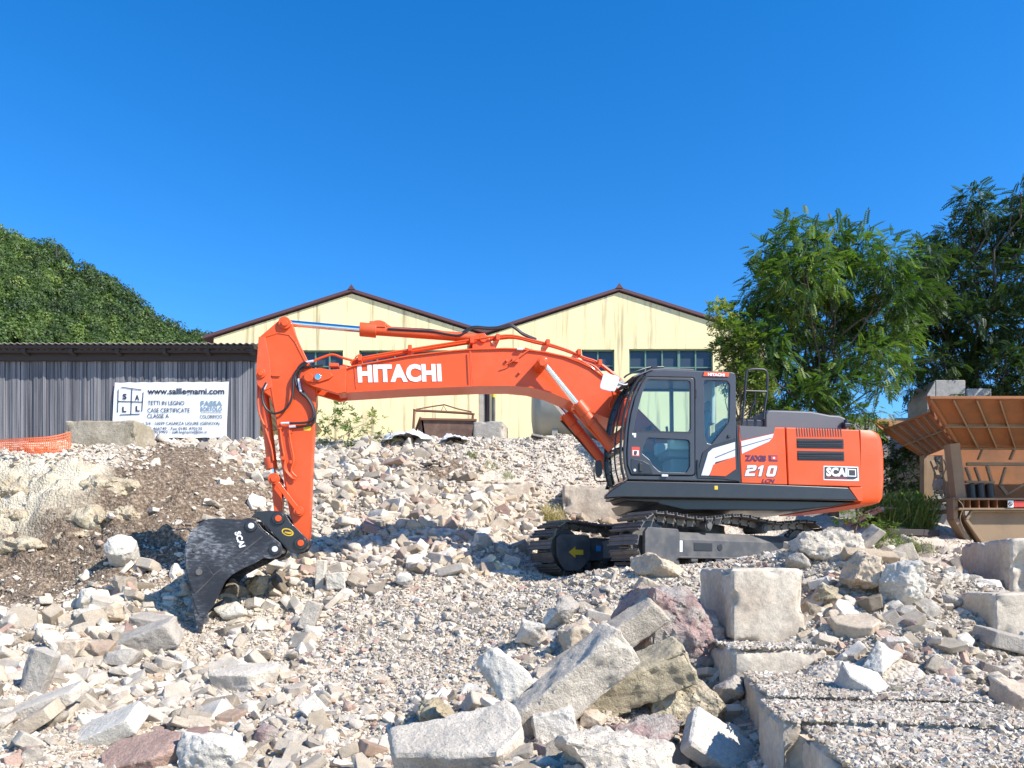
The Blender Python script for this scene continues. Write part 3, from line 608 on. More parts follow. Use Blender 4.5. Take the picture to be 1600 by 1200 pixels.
shoe = MB(); shoe.box((-.004, 0, .010), (.150, .60, .016)); shoe.box((-.072, 0, .028), (.018, .60, .045)); shoe.box((-.012, 0, .026), (.012, .60, .03)); shoe.box((.05, 0, .026), (.012, .60, .03))
shoe0 = shoe.build('track_shoe', M['track'], None, .004, seg=1)
NS = 47; first = True
for side in (-1, 1):
    tr = empty('track', (0, side*.995, 0), 0, tk)
    ch = MB()
    for k, (x, z, a) in enumerate(track_path(NS)):
        o = shoe0 if first else shoe0.copy()
        if not first: C.objects.link(o)
        first = False; o.parent = tr; o.location = (x, 0, z); o.rotation_euler = (0, -a, 0)
        Mr = Matrix.Rotation(-a, 4, 'Y')
        for yy in (-.09, .09): ch.box(Vector((x, 0, z))+Mr @ Vector((0, yy, -.045)), (.15, .035, .09), Mr.to_3x3())
        q = Vector((x, 0, z))+Mr @ Vector((.08, 0, -.045)); ch.cyl(q+Vector((0, -.12, 0)), q+Vector((0, .12, 0)), .022, n=8)
    ch.build('chain_links', M['track'], tr, 0)
    ix = -(HL-RR-.05); s_ = side
    # idler in front (left in the photo), sprocket at the back
    m = MB(); m.cyl((ix, -.11, .45), (ix, .11, .45), .31, n=36); m.cyl((ix, -.16, .45), (ix, .16, .45), .12, n=20); m.build('idler', M['dustblack'], tr, .01)
    m = MB(); m.cyl((-ix, -.05, .45), (-ix, .05, .45), .30, n=36); m.cyl((-ix, -.26, .45), (-ix, .16, .45), .2, n=28)
    for k in range(21):
        a = 2*math.pi*k/21; m.box((-ix+.31*math.cos(a), 0, .45+.31*math.sin(a)), (.05, .06, .05), Matrix.Rotation(-a, 3, 'Y'))
    m.build('sprocket', M['dustblack'], tr, .006)
    for k in range(8): x = -1.25+k*.34; m = MB(); m.cyl((x, -.18, .19), (x, .18, .19), .085); m.cyl((x, -.21, .19), (x, .21, .19), .04); m.build('track_roller', M['dustblack'], tr, .008)
    for x in (-.62, .62): m = MB(); m.cyl((x, -.22, .73), (x, .15, .73), .075); m.cyl((x, -.24, .73), (x, -.2, .73), .055); m.build('carrier_roller', M['dustblack'], tr, .008)
    # side frame: a box with sloped shoulders, slotted outer face and stepped front guard
    sg = []
    ya, yb = -.20, .20
    prof = [(-.22, .27), (-.22, .52), (-.13, .63), (.13, .63), (.22, .52), (.22, .27)]
    xa, xb = -1.45, 1.60
    m = MB(); m.prism([(xa, y, z) for y, z in prof], [(xb-.35, y, z) for y, z in prof])
    m.prism([(xb-.35, y, z) for y, z in prof], [(xb+.05, y*.8, .33+(z-.27)*.5) for y, z in prof]); m.box((.1, 0, .265), (3.1, .5, .03)); m.build('side_frame', M['dustblack'], tr, .012)
    m = MB()
    for (x0, x1, r0) in ((-.93, -.55, .052), (-.42, -.36, .05)):
        if x1-x0 > .1: m.box(((x0+x1)/2, side*.222, .42), (x1-x0, .012, .12))
        else: m.cyl(((x0+x1)/2, side*.216, .42), ((x0+x1)/2, side*.228, .42), .055)
    m.build('frame_opening', M['rubber'], tr, .01)
    y = -.24 if side < 0 else -.24
    m = MB(); P = [(ix-.26, .60), (ix-.2, .67), (ix+.36, .66), (ix+.40, .60), (ix+.40, .28), (ix+.18, .08), (ix-.12, .08), (ix-.26, .3)]
    for yy in (-.27, .21): m.prism([(x, yy, z) for x, z in P], [(x, yy+.06, z) for x, z in P])
    m.build('front_guard', M['dustblack'], tr, .012)
    m = MB()
    for k in range(5): m.box((-.95+k*.5, -.245, .225), (.13, .03, .04))
    m.build('guide_lug', M['dustblack'], tr, .005)
    if side > 0:
        m = MB(); yy = -.28
        m.prism([(x, yy, z) for x, z in ((ix-.05, .38), (ix+.08, .47), (ix+.08, .42), (ix+.24, .42), (ix+.24, .34), (ix+.08, .34), (ix+.08, .29))], [(x, yy+.006, z) for x, z in ((ix-.05, .38), (ix+.08, .47), (ix+.08, .42), (ix+.24, .42), (ix+.24, .34), (ix+.08, .34), (ix+.08, .29))])
        m.build('arrow_mark', M['yellow'], tr)
        MB().box((ix+.60, -.226, .45), (.09, .01, .09)).build('blue_label', M['blue'], tr)
    else:
        MB().box((ix+.46, -.226, .42), (.05, .01, .16)).build('white_label', M['white'], tr)
m = MB(); m.cyl((0, 0, .45), (0, 0, .80), .72, n=40)
for sx in (-1, 1):
    for sy in (-1, 1): m.prism([(sx*.35-.25, sy*.3, .3), (sx*.35+.25, sy*.3, .3), (sx*.35+.25, sy*.3, .72), (sx*.35-.25, sy*.3, .72)], [(sx*.75-.25, sy*.85, .28), (sx*.75+.25, sy*.85, .28), (sx*.75+.25, sy*.85, .56), (sx*.75-.25, sy*.85, .56)])
m.build('centre_frame', M['dustblack'], tk, .015)
MB().cyl((0, 0, .80), (0, 0, 1.0), .62, n=48).build('swing_bearing', M['dustblack'], tk, .01)

# ---- upper structure
VN, VF = -1.25, 1.25
m = MB()
padd(m, [(1020, 774), (1120, 779), (1341, 784), (1300, 792), (1235, 798), (1070, 797), (1030, 788)], -1.1, 1.1); padd(m, [(972, 772), (1025, 774), (1035, 786), (980, 783)], -1.1, -.35)
m.build('main_frame', Bk, ex, .02)
plate('side_skirt', [(978, 751), (1157, 754.5), (1326, 761.5), (1341, 782), (1120, 779), (972, 777), (946, 779), (946, 774), (955, 766)], VN-.01, VN+.10, M['black'], ex, .02)
m = MB(); padd(m, [(978, 751), (1157, 755), (1157, 778), (970, 776)], VN+.10, -.30)
padd(m, [(1157, 757), (1326, 762), (1330, 780), (1157, 778)], VN+.10, 1.2); m.build('deck', M['black'], ex, .015)
MB().box(Q(1119, 762, VN-.012)+Vector((0, 0, 0)), (.05, .004, .055)).build('reflector', M['yellow'], ex)
plate('corner_panel', [(1326.5, 761.5), (1348, 761.5), (1348, 783.5), (1341.5, 783)], VN-.004, VN+.12, O_, ex, .008)
# orange side: three doors with their own seams
pf = plate('front_side_panel', [(1153.5, 664), (1159, 667), (1211, 667.5), (1226.5, 667.5), (1230.5, 757.8), (1158.5, 755)], VN, VN+1.1, O_, ex, .018)
pd = plate('engine_side_door', [(1228, 667.5), (1343, 671.5), (1347.5, 761), (1232, 757.8)], VN, VN+1.1, O_, ex, .018)
m = MB(); padd(m, [(1157, 671), (1340, 675), (1344, 757), (1160, 753)], -.2, 1.24); m.build('far_side_body', O_, ex, .02)
# counterweight: rounded rear corner in plan
m = MB(); ring = []
c0, c1 = Q(1345, 671.5, VN), Q(1349, 784, VN); xr_ = Q(1373, 740, VN+.3).x
plan = [(c0.x, VN)]
for a in np.linspace(0, 90, 7): plan.append((xr_-.22+.20*math.sin(R(a)), VN+.24-.24*math.cos(R(a))))
plan += [(xr_+.09, -.55), (xr_+.13, 0), (xr_+.09, .55)]
for a in np.linspace(90, 0, 7): plan.append((xr_-.22+.20*math.sin(R(a)), -VN-.24+.24*math.cos(R(a))))
plan.append((c0.x, VF))
zt, zb = c0.z, c1.z
levels = [(zb-.03, -.17), (zb, -.07), (zb+.08, -.02), (zb+.35, 0.0), (zb+.75, -.005), (zt-.14, -.035), (zt-.05, -.075), (zt, -.16)]
rings = []
for z, off in levels:
    rg = []
    for k, (x, y) in enumerate(plan):
        wgt = max(0, min(1, (x-c0.x)/(xr_-c0.x))); sy = -1 if y < 0 else 1
        yo = 0 if abs(off) < .1 or True else 0
        rg.append((x+off*wgt, y-sy*max(0, -off-.0)*.25*(1 if k not in (0, len(plan)-1) else .25), z-(.0)))
    rings.append(rg)
n = len(plan); vs = [p for rg in rings for p in rg]; fs = [tuple(range(n))[::-1], tuple((len(rings)-1)*n+k for k in range(n))]
for i_ in range(len(rings)-1):
    for k in range(n): fs.append((i_*n+k, i_*n+(k+1) % n, (i_+1)*n+(k+1) % n, (i_+1)*n+k))
m.add(vs, fs); cw_ = m.build('counterweight', O_, ex, 0, ang=40)
MB().box(Q(1372, 742, VN+.18), (.012, .04, .16)).build('reflector', M['yellow'], cw_)
# decals and vents on the side
E = .004
plate('dark_panel', [(1155.5, 665), (1211, 667.5), (1209.5, 676.5), (1158, 688)], VN-E, VN, M['hood'], pf, 0)
plate('silver_stripe', [(1158, 689.5), (1209, 677.5), (1207, 684), (1201.5, 690), (1159.3, 709)], VN-2*E, VN, M['silver'], pf, 0)
plate('stripe_shade', [(1158.3, 697.5), (1206, 683.8), (1205.5, 685), (1158.4, 699)], VN-2.6*E, VN, M['hood'], pf, 0)
letter('ZAXIS', 1164, 720.3, 33, 8.3, VN-E, M['purple'], pf, .07)
G2 = [(0, 1), (.86, 1), (1, .87), (1, .62), (.86, .48), (.34, .42), (.34, .25), (1, .25), (1, 0), (0, 0), (0, .5), (.14, .63), (.66, .68), (.66, .77), (.34, .77), (.34, .7), (0, .7)]
G1 = [(.25, 0), (.62, 0), (.62, 1), (.32, 1), (0, .8), (0, .62), (.25, .72)]
G0, G0h = [(.14, 1), (.86, 1), (1, .86), (1, .14), (.86, 0), (.14, 0), (0, .14), (0, .86)], [(.35, .76), (.66, .76), (.66, .24), (.35, .24)]
for (dx, dy, vv, mm, nm) in ((1.0, .9, VN-.9*E, 'dark', 'numeral_shadow'), (0, 0, VN-2*E, 'silver', 'numeral')):
    for G, gx, gw, hh in ((G2, 1163.5, 15.5, None), (G1, 1181.5, 13, None), (G0, 1196.5, 14.5, G0h)):
        f_ = lambda P_: [(gx+dx+x*gw+y*4.2, 744+dy-y*17.2+(gx-1163)*.02) for x, y in P_]
        ringplate(nm, f_(G), [f_(hh)] if hh else [], vv, vv+.002, M[mm], pf, 0)
letter('LCN', 1190, 754, 21, 5.5, VN-E, M['purple'], pf, .04, shear=.3)
plate('emblem', [(1201, 711.3), (1214.5, 711.6), (1215, 721), (1201.5, 720.6)], VN-E, VN, M['purple'], pf, 0)
plate('emblem', [(1204.6, 712.6), (1213.6, 712.9), (1213.8, 719), (1205, 718.8)], VN-1.8*E, VN, M['red'], pf, 0)
plate('emblem', [(1207.8, 714.2), (1210.8, 714.3), (1210.9, 717), (1207.9, 716.8)], VN-2.6*E, VN, M['white'], pf, 0)
plate('sticker', [(1287, 727.8), (1341, 729.4), (1342, 751.5), (1287, 750)], VN-E, VN, M['white'], pd, 0)
plate('sticker_field', [(1288.6, 729.3), (1339.6, 730.9), (1340.2, 746.4), (1334, 749.2), (1288.6, 748.2)], VN-2*E, VN, M['dark'], pd, 0)
letter('SCAI', 1291, 744.2, 33, 12.2, VN-2.2*E, M['white'], pd, .07)
plate('sticker_square', [(1325, 732.5), (1337.5, 733), (1337.8, 744.8), (1325.3, 744.4)], VN-2.8*E, VN, M['white'], pd, 0)
plate('sticker_square', [(1326.6, 734.2), (1336.2, 734.6), (1336.4, 743.2), (1326.8, 742.8)], VN-3.4*E, VN, M['dark'], pd, 0)
plate('sticker_line', [(1291, 746.2), (1323, 746.8), (1323, 747.7), (1291, 747.1)], VN-2.8*E, VN, M['red'], pd, 0)
for k in range(18):
    x = 1245.2+k*4.05; plate('vent_slot', [(x-1.4, 668.5), (x+.1, 668.6), (x+1.4, 682.4), (x-.1, 682.3)], VN-.8*E, VN, M['rubber'], pd, 0)
for (x0, y0, x1, y1) in ((1245, 685, 1318, 701.3), (1245.8, 704.2, 1319, 720.3)):
    g = plate('grille', [(x0, y0), (x1, y0+1.3), (x1+.5, y1), (x0+.8, y1-1.2)], VN-1.2*E, VN, M['rubber'], pd, 0)
    m = MB()
    for k in range(26):
        xx = x0+2+k*2.72; s = 1.9
        for (yy0, yy1) in ((y0+3.2, y0+5.4), (y1-6, y1-3.4)):
            a, b_ = Q(xx, yy0, VN-.012), Q(xx+s, yy1, VN-.012); m.bar(a, b_, .006, .016, (0, 1, 0))
    m.build('grille_mesh', M['hood'], g)
    m = MB(); m.bar(Q(x0+1, (y0+y1)/2-.3, VN-.01), Q(x1, (y0+y1)/2+1, VN-.01), .01, .014, (0, 1, 0)); m.build('grille_bar', M['black'], g)
# engine hood, exhaust and rails on top
m = MB(); z0 = Q(1197, 665, VN).z; xa, xb = Q(1196, 650, VN+.15).x, Q(1328, 650, VN+.15).x; zt = Q(1240, 641, VN+.15).z
prof = [(xa, z0-.12), (xa-.005, zt-.08), (xa+.03, zt-.015), (xa+.09, zt), (xa+.75, zt-.0), (xa+1.05, zt-.045), (xb-.17, zt-.05), (xb-.07, zt-.085), (xb-.02, zt-.16), (xb+.02, z0-.13)]
m.prism([(x, VN+.15, z) for x, z in prof], [(x, .55, z) for x, z in prof]); m.build('engine_hood', M['hood'], ex, .035, seg=3)
MB().cyl((xb-.12, .8, z0-.1), (xb-.12, .8, z0+.32), .06).build('exhaust_pipe', M['black'], ex, .01)
m = MB(); p_ = Q(1322, 665, VN+.1); m.box(p_, (.10, .10, .06)); m.cyl(p_+Vector((0, 0, .02)), p_+Vector((0, 0, .09)), .035); m.build('rear_camera', M['black'], ex, .01)
m = MB()
for v in (VN+.12, VN+.12):
    pts = [(1160, 661), (1161, 640), (1163, 625), (1166, 584), (1170, 578.5), (1176, 577), (1190, 577), (1196, 579), (1199, 586), (1198.5, 612), (1195, 635), (1193, 655)]
m.tube([Q(x, y, VN+.12) for x, y in pts], .018, smooth=3); m.tube([Q(1165, 611, VN+.12), Q(1199, 612, VN+.12)], .016, smooth=0)
m.tube([Q(1180, 612, VN+.12), Q(1181, 658, VN+.12)], .008, smooth=0)
m.build('hand_rail', M['black'], ex)
plate('tank_top', [(1160, 655), (1196, 656), (1196, 667), (1158, 666)], VN+.2, .1, M['black'], ex, .015)
MB().tube([Q(1180, 625, -.9), Q(1174, 640, -.9), Q(1170, 660, -.9)], .012).build('hose', M['rubber'], ex)
# ---- cab
cabo = empty('cab', (0, 0, 0), 0, ex); V0, V1 = VN, -.28
out = [(982, 749), (976.5, 729), (974.5, 706), (977, 671), (981, 645), (988, 619), (998, 598), (1010, 585), (1022, 579.5), (1040, 578), (1142, 581.5), (1148, 583), (1150, 590), (1150.5, 690), (1155, 752.5)]
gl_up = [(1012, 593), (1079, 594.5), (1079, 674.5), (990.5, 673), (992, 661), (997, 639), (1004, 613)]
def rnd_poly(P, k=.22):
    o = []; n = len(P)
    for i_ in range(n):
        a, b_, c_ = [Vector(P[(i_+d) % n]) for d in (-1, 0, 1)]; l = min((a-b_).length, (c_-b_).length)*k; l = min(l, 5)
        p, q = b_+(a-b_).normalized()*l, b_+(c_-b_).normalized()*l
        for t in (0, .5, 1): o.append(tuple((p*(1-t)**2+b_*2*t*(1-t)+q*t*t)))
    return o
gl_lo = [(1012, 684), (1078, 687.5), (1078, 729), (1072, 738.5), (1031, 737), (1020, 727), (1016, 719), (1003, 708), (1006, 697)]
gl_re = [(1099.5, 594), (1136, 594.8), (1140.5, 601), (1139.5, 659), (1112, 694), (1105, 692.5), (1101.5, 680)]
ringplate('side_frame', out, [rnd_poly([(1008, 588), (1086, 589.5), (1086, 744), (986, 743), (979.5, 726), (979, 706), (981, 672), (985, 646), (992, 620), (1001, 599)]), rnd_poly(gl_re)], V0, V0+.07, CB, cabo, .012)
ringplate('far_side_frame', [(x+0, y) for x, y in out], [rnd_poly([(1006, 592), (1079, 594), (1079, 680), (987, 680), (991, 645), (997, 620)]), rnd_poly(gl_re)], V1-.06, V1, CB, cabo, .008) if False else None
door = ringplate('door', rnd_poly([(1009, 589), (1085, 590.5), (1085.5, 742.5), (987, 741.5), (981, 726), (980.3, 706), (982.3, 672), (986.3, 646), (993, 620), (1002, 600)], .1), [rnd_poly(gl_up), rnd_poly(gl_lo, .15)], V0-.018, V0+.04, CB, cabo, .008)
def pane(name, P, v, parent, grow=1.5):
    A = [Q(x, y, v) for x, y in P]; c_ = sum(A, Vector())/len(A); A = [c_+(a-c_)*1.02 for a in A]
    return MB().prism(A, [a+Vector((0, .006, 0)) for a in A]).build(name, M['glass'], parent)
pane('window', gl_up, V0+.005, door); pane('window', gl_lo, V0+.006, door); pane('rear_side_window', gl_re, V0+.02, cabo)
m = MB(); m.bar(Q(990, 674, V0-.01)+Vector((0, 0, 0)), Q(1080, 676, V0-.01), .02, .02, (0, 1, 0)); m.build('window_rail', M['rubber'], door)
plate('handle_recess', rnd_poly([(986, 716), (1005, 720), (1016, 726), (1020.5, 740.5), (989, 740.5), (985.5, 728)], .15), V0-.024, V0, M['black'], door, .006)
plate('door_handle', [(999, 723), (1004, 724), (1004, 737), (999, 736.5)], V0-.045, V0-.02, M['rubber'], door, .006)
m = MB(); disc(m, 992, 734.5, V0-.03, V0-.015, .02); m.build('door_lock', M['silver'], door)
plate('warning_sticker', [(987, 698), (999.5, 698.4), (999.5, 713), (987, 712.6)], V0-.021, V0-.01, M['red'], door, 0)
plate('warning_sticker', [(988.6, 703.5), (998, 703.8), (998, 711.5), (988.6, 711.2)], V0-.023, V0-.01, M['white'], door, 0)
plate('warning_sticker', [(990.6, 704.5), (996, 704.7), (994.5, 711), (990.2, 710.6)], V0-.025, V0-.01, M['dark'], door, 0)
plate('small_label', [(988, 676.5), (994, 677), (993.5, 683.5), (990.5, 683), (990.5, 680), (988, 679.6)], V0-.021, V0-.01, M['white'], door, 0)
plate('door_latch', [(1034, 741), (1044, 741.3), (1044, 745), (1034, 744.6)], V0-.03, V0, M['silver'], cabo, .004)
plate('door_hinge', [(1086.5, 608), (1089, 608), (1089, 621), (1086.5, 621)], V0-.02, V0, M['black'], cabo, .003)
plate('door_hinge', [(1089.5, 718), (1092, 718), (1092, 742), (1089.5, 742)], V0-.02, V0, M['black'], cabo, .003)
# cab shell: roof, floor, rear wall, far side; the windscreen follows the curved front edge
m = MB(); padd(m, [(1004, 587), (1012, 581), (1022, 578.5), (1040, 577), (1142, 580.5), (1149, 584), (1149, 588), (1012, 586.5)], V0+.07, V1-.04); m.build('roof', CB, cabo, .02)
m = MB(); padd(m, [(1015, 576.5), (1040, 574.5), (1085, 576), (1086, 580), (1014, 580)], V0+.08, V1-.05); m.build('roof_hatch', M['hood'], cabo, .015)
m = MB(); padd(m, [(978, 737), (1154, 740), (1155, 752), (981, 749)], V0+.07, V1); m.build('floor', M['black'], cabo, .01)
fe = [(981, 749), (976, 729), (974, 706), (976.5, 671), (980.5, 645), (987.5, 619), (997.5, 598), (1009, 585)]
m = MB()
for sv in (V1-.06,):
    A = [Q(x, y, V0) for x, y in fe]; A = [Vector((a.x, sv, a.z)) for a in A]
    for a, b_ in zip(A[:-1], A[1:]): m.bar(a, b_, .055, .06, (0, 1, 0))
for x in (1085, 1146):
    a, b_ = Q(x, 585, V0), Q(x+2, 750, V0); m.bar((a.x, V1-.03, a.z), (b_.x, V1-.03, b_.z), .055, .06, (0, 1, 0))
a, b_ = Q(1009, 584, V0), Q(1148, 585, V0); m.bar((a.x, V1-.03, a.z), (b_.x, V1-.03, b_.z), .06, .06, (0, 1, 0))
a, b_ = Q(980, 690, V0), Q(1148, 690, V0); m.bar((a.x, V1-.03, a.z), (b_.x, V1-.03, b_.z), .04, .05, (0, 1, 0))
m.build('far_side_posts', CB, cabo, .01)
a, b_, c_, d_ = [Q(x, y, V0) for x, y in ((979, 690), (1150, 690), (1152, 750), (982, 748))]
MB().prism([(p.x, V1-.03, p.z) for p in (a, b_, c_, d_)], [(p.x, V1, p.z) for p in (a, b_, c_, d_)]).build('far_lower_panel', CB, cabo)
A = [Q(x, y, V0+.0) for x, y in fe]; ws = MB()
for a, b_ in zip(A[:-1], A[1:]):
    f_ = lambda p, y: (p.x+.012, y, p.z); ws.add([f_(a, V0+.07), f_(a, V1-.08), f_(b_, V1-.08), f_(b_, V0+.07)], [(0, 1, 2, 3)])
me = bpy.data.meshes.new('windscreen'); me.from_pydata(ws.v, [], ws.f); bm = bmesh.new(); bm.from_mesh(me); bmesh.ops.remove_doubles(bm, verts=bm.verts, dist=.001); bm.to_mesh(me); bm.free()
me.polygons.foreach_set('use_smooth', [True]*len(me.polygons)); link('windscreen', me, M['glass'], cabo)
m = MB(); y_ = (V0+V1)/2
for k in (2, ):
    a = A[2]; m.bar((a.x+.005, V0+.06, a.z+.05), (a.x+.005, V1-.05, a.z+.05), .03, .04)
# hoses and guard bars standing in front of the windscreen edge
m.tube([(A[i_].x-.035, V1-.1, A[i_].z) for i_ in range(len(A))], .016); m.tube([(A[i_].x-.03, V0+.34, A[i_].z) for i_ in range(len(A))], .012); m.tube([(A[i_].x-.035, V0+.03, A[i_].z) for i_ in range(len(A))], .02)
m.build('windscreen_trim', M['rubber'], cabo)
m = MB(); a, b_ = Q(1022, 579, V0), Q(990, 588, V0)
m.prism([(a.x, V0+.06, a.z+.03), (b_.x+.03, V0+.06, b_.z), (b_.x+.03, V1-.02, b_.z), (a.x, V1-.02, a.z+.03)], [(a.x, V0+.06, a.z+.05), (b_.x, V0+.06, b_.z+.015), (b_.x, V1-.02, b_.z+.015), (a.x, V1-.02, a.z+.05)]); m.build('sun_visor', M['hood'], cabo, .004)
MB().tube([Q(975, 590, V0+.1), Q(982, 585, V0+.1), Q(998, 579, V0+.1), Q(1015, 574, V0+.15), Q(1037, 573.5, V0+.2)], .012).build('antenna_lead', M['rubber'], cabo)
MB().box(Q(1022, 575, V0+.15), (.09, .06, .04)).build('roof_lamp', M['black'], cabo, .006)
a = Q(1118, 590, V0)
m = MB(); a, b_, c_, d_ = [Q(x, y, V0) for x, y in ((1098, 694), (1148, 650), (1150, 750), (1097, 750))]
m.prism([(p.x, V0+.08, p.z) for p in (a, b_, c_, d_)], [(p.x, V0+.12, p.z) for p in (a, b_, c_, d_)]); m.build('lower_lining', M['black'], cabo)
# seat, console, steering levers and lining seen through the glass
m = MB(); s0 = Q(1060, 712, -.75)
m.box((s0.x, -.76, s0.z), (.5, .48, .13)); m.prism([(s0.x+.18, -.98, s0.z), (s0.x+.32, -.98, s0.z), (s0.x+.45, -.98, s0.z+.62), (s0.x+.34, -.98, s0.z+.66)], [(s0.x+.18, -.54, s0.z), (s0.x+.32, -.54, s0.z), (s0.x+.45, -.54, s0.z+.62), (s0.x+.34, -.54, s0.z+.66)])
m.box((s0.x+.45, -.76, s0.z+.74), (.1, .26, .18)); m.box((s0.x, -.76, s0.z-.2), (.4, .4, .25)); m.build('seat', M['interior'], cabo, .04)
m = MB(); m.box((s0.x-.05, -1.05, s0.z+.13), (.45, .12, .2)); m.box((s0.x-.05, -.46, s0.z+.13), (.45, .12, .2)); m.build('arm_console', M['interior_l'], cabo, .03)
m = MB(); m.tube([(s0.x-.28, -1.05, s0.z+.2), (s0.x-.3, -1.05, s0.z+.38)], .02, smooth=0); m.tube([(s0.x-.28, -.46, s0.z+.2), (s0.x-.3, -.46, s0.z+.38)], .02, smooth=0)
m.tube([(s0.x-.62, -.85, s0.z-.3), (s0.x-.55, -.85, s0.z+.3)], .015, smooth=0); m.tube([(s0.x-.62, -.65, s0.z-.3), (s0.x-.55, -.65, s0.z+.3)], .015, smooth=0); m.box((s0.x-.36, -.42, s0.z+.42), (.03, .2, .16)); m.build('control_levers', M['rubber'], cabo, .005)
m = MB(); a = Q(1120, 600, -.5); m.box((Q(1128, 640, V0).x, -.70, a.z-.35), (.06, .5, .75)); m.build('rear_lining', M['interior_l'], cabo, .02)
# mirrors
m = MB(); m.prism([Q(x, y, -1.45) for x, y in rnd_poly([(943, 582), (965.5, 588), (957, 612.5), (936, 607)], .25)], [Q(x, y, -1.45)+Vector((.045, .03, 0)) for x, y in rnd_poly([(943, 582), (965.5, 588), (957, 612.5), (936, 607)], .25)])
m.build('side_mirror', M['silver'], cabo, .006)
MB().tube([Q(960, 596, -1.42), Q(974, 601, -1.35), Q(980, 600, -1.28)], .010, smooth=2).build('mirror_arm', M['silver'], cabo)
m = MB(); m.tube([Q(947, 752, -.9), Q(934, 752, -.95), Q(929, 748, -.95), Q(928, 733, -.95)], .01, smooth=2); m.build('mirror_arm', M['rubber'], cabo)
plate('front_mirror', rnd_poly([(931, 720), (939, 718), (942, 727), (941, 742), (935, 747), (931, 738)], .3), -.97, -.9, M['rubber'], cabo, .01)
# panel behind the door: black surround, silver and orange pieces
plate('rear_corner_panel', [(1089.5, 742), (1098, 707), (1113, 696), (1150.5, 684), (1155, 752), (1130, 748.5), (1090, 747)], V0-.012, V0+.02, M['black'], cabo, .006)
plate('silver_trim', [(1095.5, 743), (1106.5, 707), (1114, 700.5), (1148.8, 690.5), (1149, 714), (1118, 722.5), (1108, 743.4)], V0-.024, V0, M['silver'], cabo, .006)
plate('trim_groove', [(1117, 714.5), (1149, 701.5), (1149, 703), (1117.5, 716)], V0-.0265, V0, M['hood'], cabo, 0)
plate('orange_trim', [(1109, 743.3), (1114.5, 726), (1149.2, 713.2), (1149.8, 733), (1134, 744.2)], V0-.028, V0, O_, cabo, .004)
plate('name_plate', [(1100.5, 580.8), (1139.5, 582), (1138.6, 588.6), (1098.8, 587.4)], V0-.014, V0+.05, O_, cabo, 0)
letter('HITACHI', 1106, 587.2, 26, 4.2, V0-.016, M['white'], cabo, .06)
plate('frame_knob', [(1138, 679), (1141, 679), (1142, 682), (1140, 684), (1137, 683)], V0-.02, V0, M['rubber'], cabo, .004)
plate('post_cover', [(1150.5, 664), (1154, 664), (1158.2, 755), (1154.5, 753)], V0+.01, V0+.3, M['black'], cabo, .004)
# ---- boom
bv = .27
bm_out = [(540, 576), (552, 571.5), (640, 555.5), (700, 548.5), (735, 545.5), (790, 544.2), (812, 545), (850, 549.5), (882, 556.5), (905, 565), (924, 574), (945, 590), (962, 604), (976, 618), (1000, 642), (1050, 692), (1072, 716), (1068, 735), (1045, 737), (1000, 697), (956, 655), (940, 648.8), (920, 641), (895, 627), (862, 613), (832, 605), (800, 602), (750, 602.2), (640, 606.5), (541, 612.5)]
boom = plate('boom', bm_out, -bv+.03, bv-.03, O_, ex, .012)
fl = [(x, y-1.2) for x, y in bm_out[:16]]
m = MB()
top = [Q(x, y, -bv) for x, y in bm_out[:16]]; bot = [Q(x, y, -bv) for x, y in bm_out[18:]]
for P in (top, bot):
    for a, b_ in zip(P[:-1], P[1:]):
        t_ = .018; m.prism([(a.x, -bv, a.z-t_/2), (b_.x, -bv, b_.z-t_/2), (b_.x, -bv, b_.z+t_/2), (a.x, -bv, a.z+t_/2)], [(a.x, bv, a.z-t_/2), (b_.x, bv, b_.z-t_/2), (b_.x, bv, b_.z+t_/2), (a.x, bv, a.z+t_/2)])
m.build('flange_plates', O_, boom)
fork = [(471.5, 586), (476, 580), (484, 576.5), (500, 574.5), (515, 577.5), (541, 575.5), (541, 612.5), (528, 615.5), (500, 607), (489, 604), (478, 598), (472, 592)]
m = MB(); padd(m, fork, -bv-.02, -bv+.06); P2 = [Q(x, y, -bv-.02) for x, y in fork]; m.prism([(p.x, bv-.06, p.z) for p in P2], [(p.x, bv+.02, p.z) for p in P2])
P3 = [Q(x, y, -bv) for x, y in ((528, 578), (541, 577), (541, 611), (528, 613))]; m.prism([(p.x, -bv+.06, p.z) for p in P3], [(p.x, bv-.06, p.z) for p in P3]); m.build('fork_end', O_, boom, .012)
plate('fork_boss', [(473.5, 586), (479, 580.5), (500, 578.5), (516, 582), (521, 587), (515, 592), (500, 597), (480, 597.5), (474.5, 593)], -bv-.045, -bv-.02, O_, boom, .012)
m = MB(); disc(m, 482, 589, -bv-.065, -bv, .068); m.build('fork_stop', O_, boom, .008)
m = MB(); disc(m, 496.5, 588.5, -bv-.075, bv+.05, .048); m.build('arm_pivot_pin', M['chrome'], boom, .01)
letter('HITACHI', 559.5, 598, 131, 24.5, -bv+.025, M['white'], boom, .075, roll=R(3.1), sp=1.05)
for x, y0, y1 in ((736, 546, 600), (554, 573, 610)): m = MB(); m.bar(Q(x, y0+2, -bv+.025), Q(x+2.5, y1-3, -bv+.025), .012, .01, (0, 1, 0)); m.build('weld_seam', M['orange_d'], boom)
MB().tube([Q(734, 548, -bv-.01), Q(736.5, 600, -bv-.01)], .009, smooth=0).build('grease_line', O_, boom)
disc(m := MB(), 848, 566, -.52, .52, .085); disc(m, 848, 566, -.56, -.5, .06); m.build('cylinder_pin_boss', O_, boom, .012)
disc(m := MB(), 792, 563, -bv-.01, -bv+.04, .02); disc(m, 812, 582, -bv-.01, -bv+.04, .02); m.tube([Q(786, 572, -bv-.02), Q(802, 564, -bv-.04), (Q(812, 556, -bv-.03)), Q(828, 546, -bv)], .009); m.box(Q(805, 563, -bv), (.10, .05, .06)); m.build('line_clamp', M['orange_d'], boom, .004)
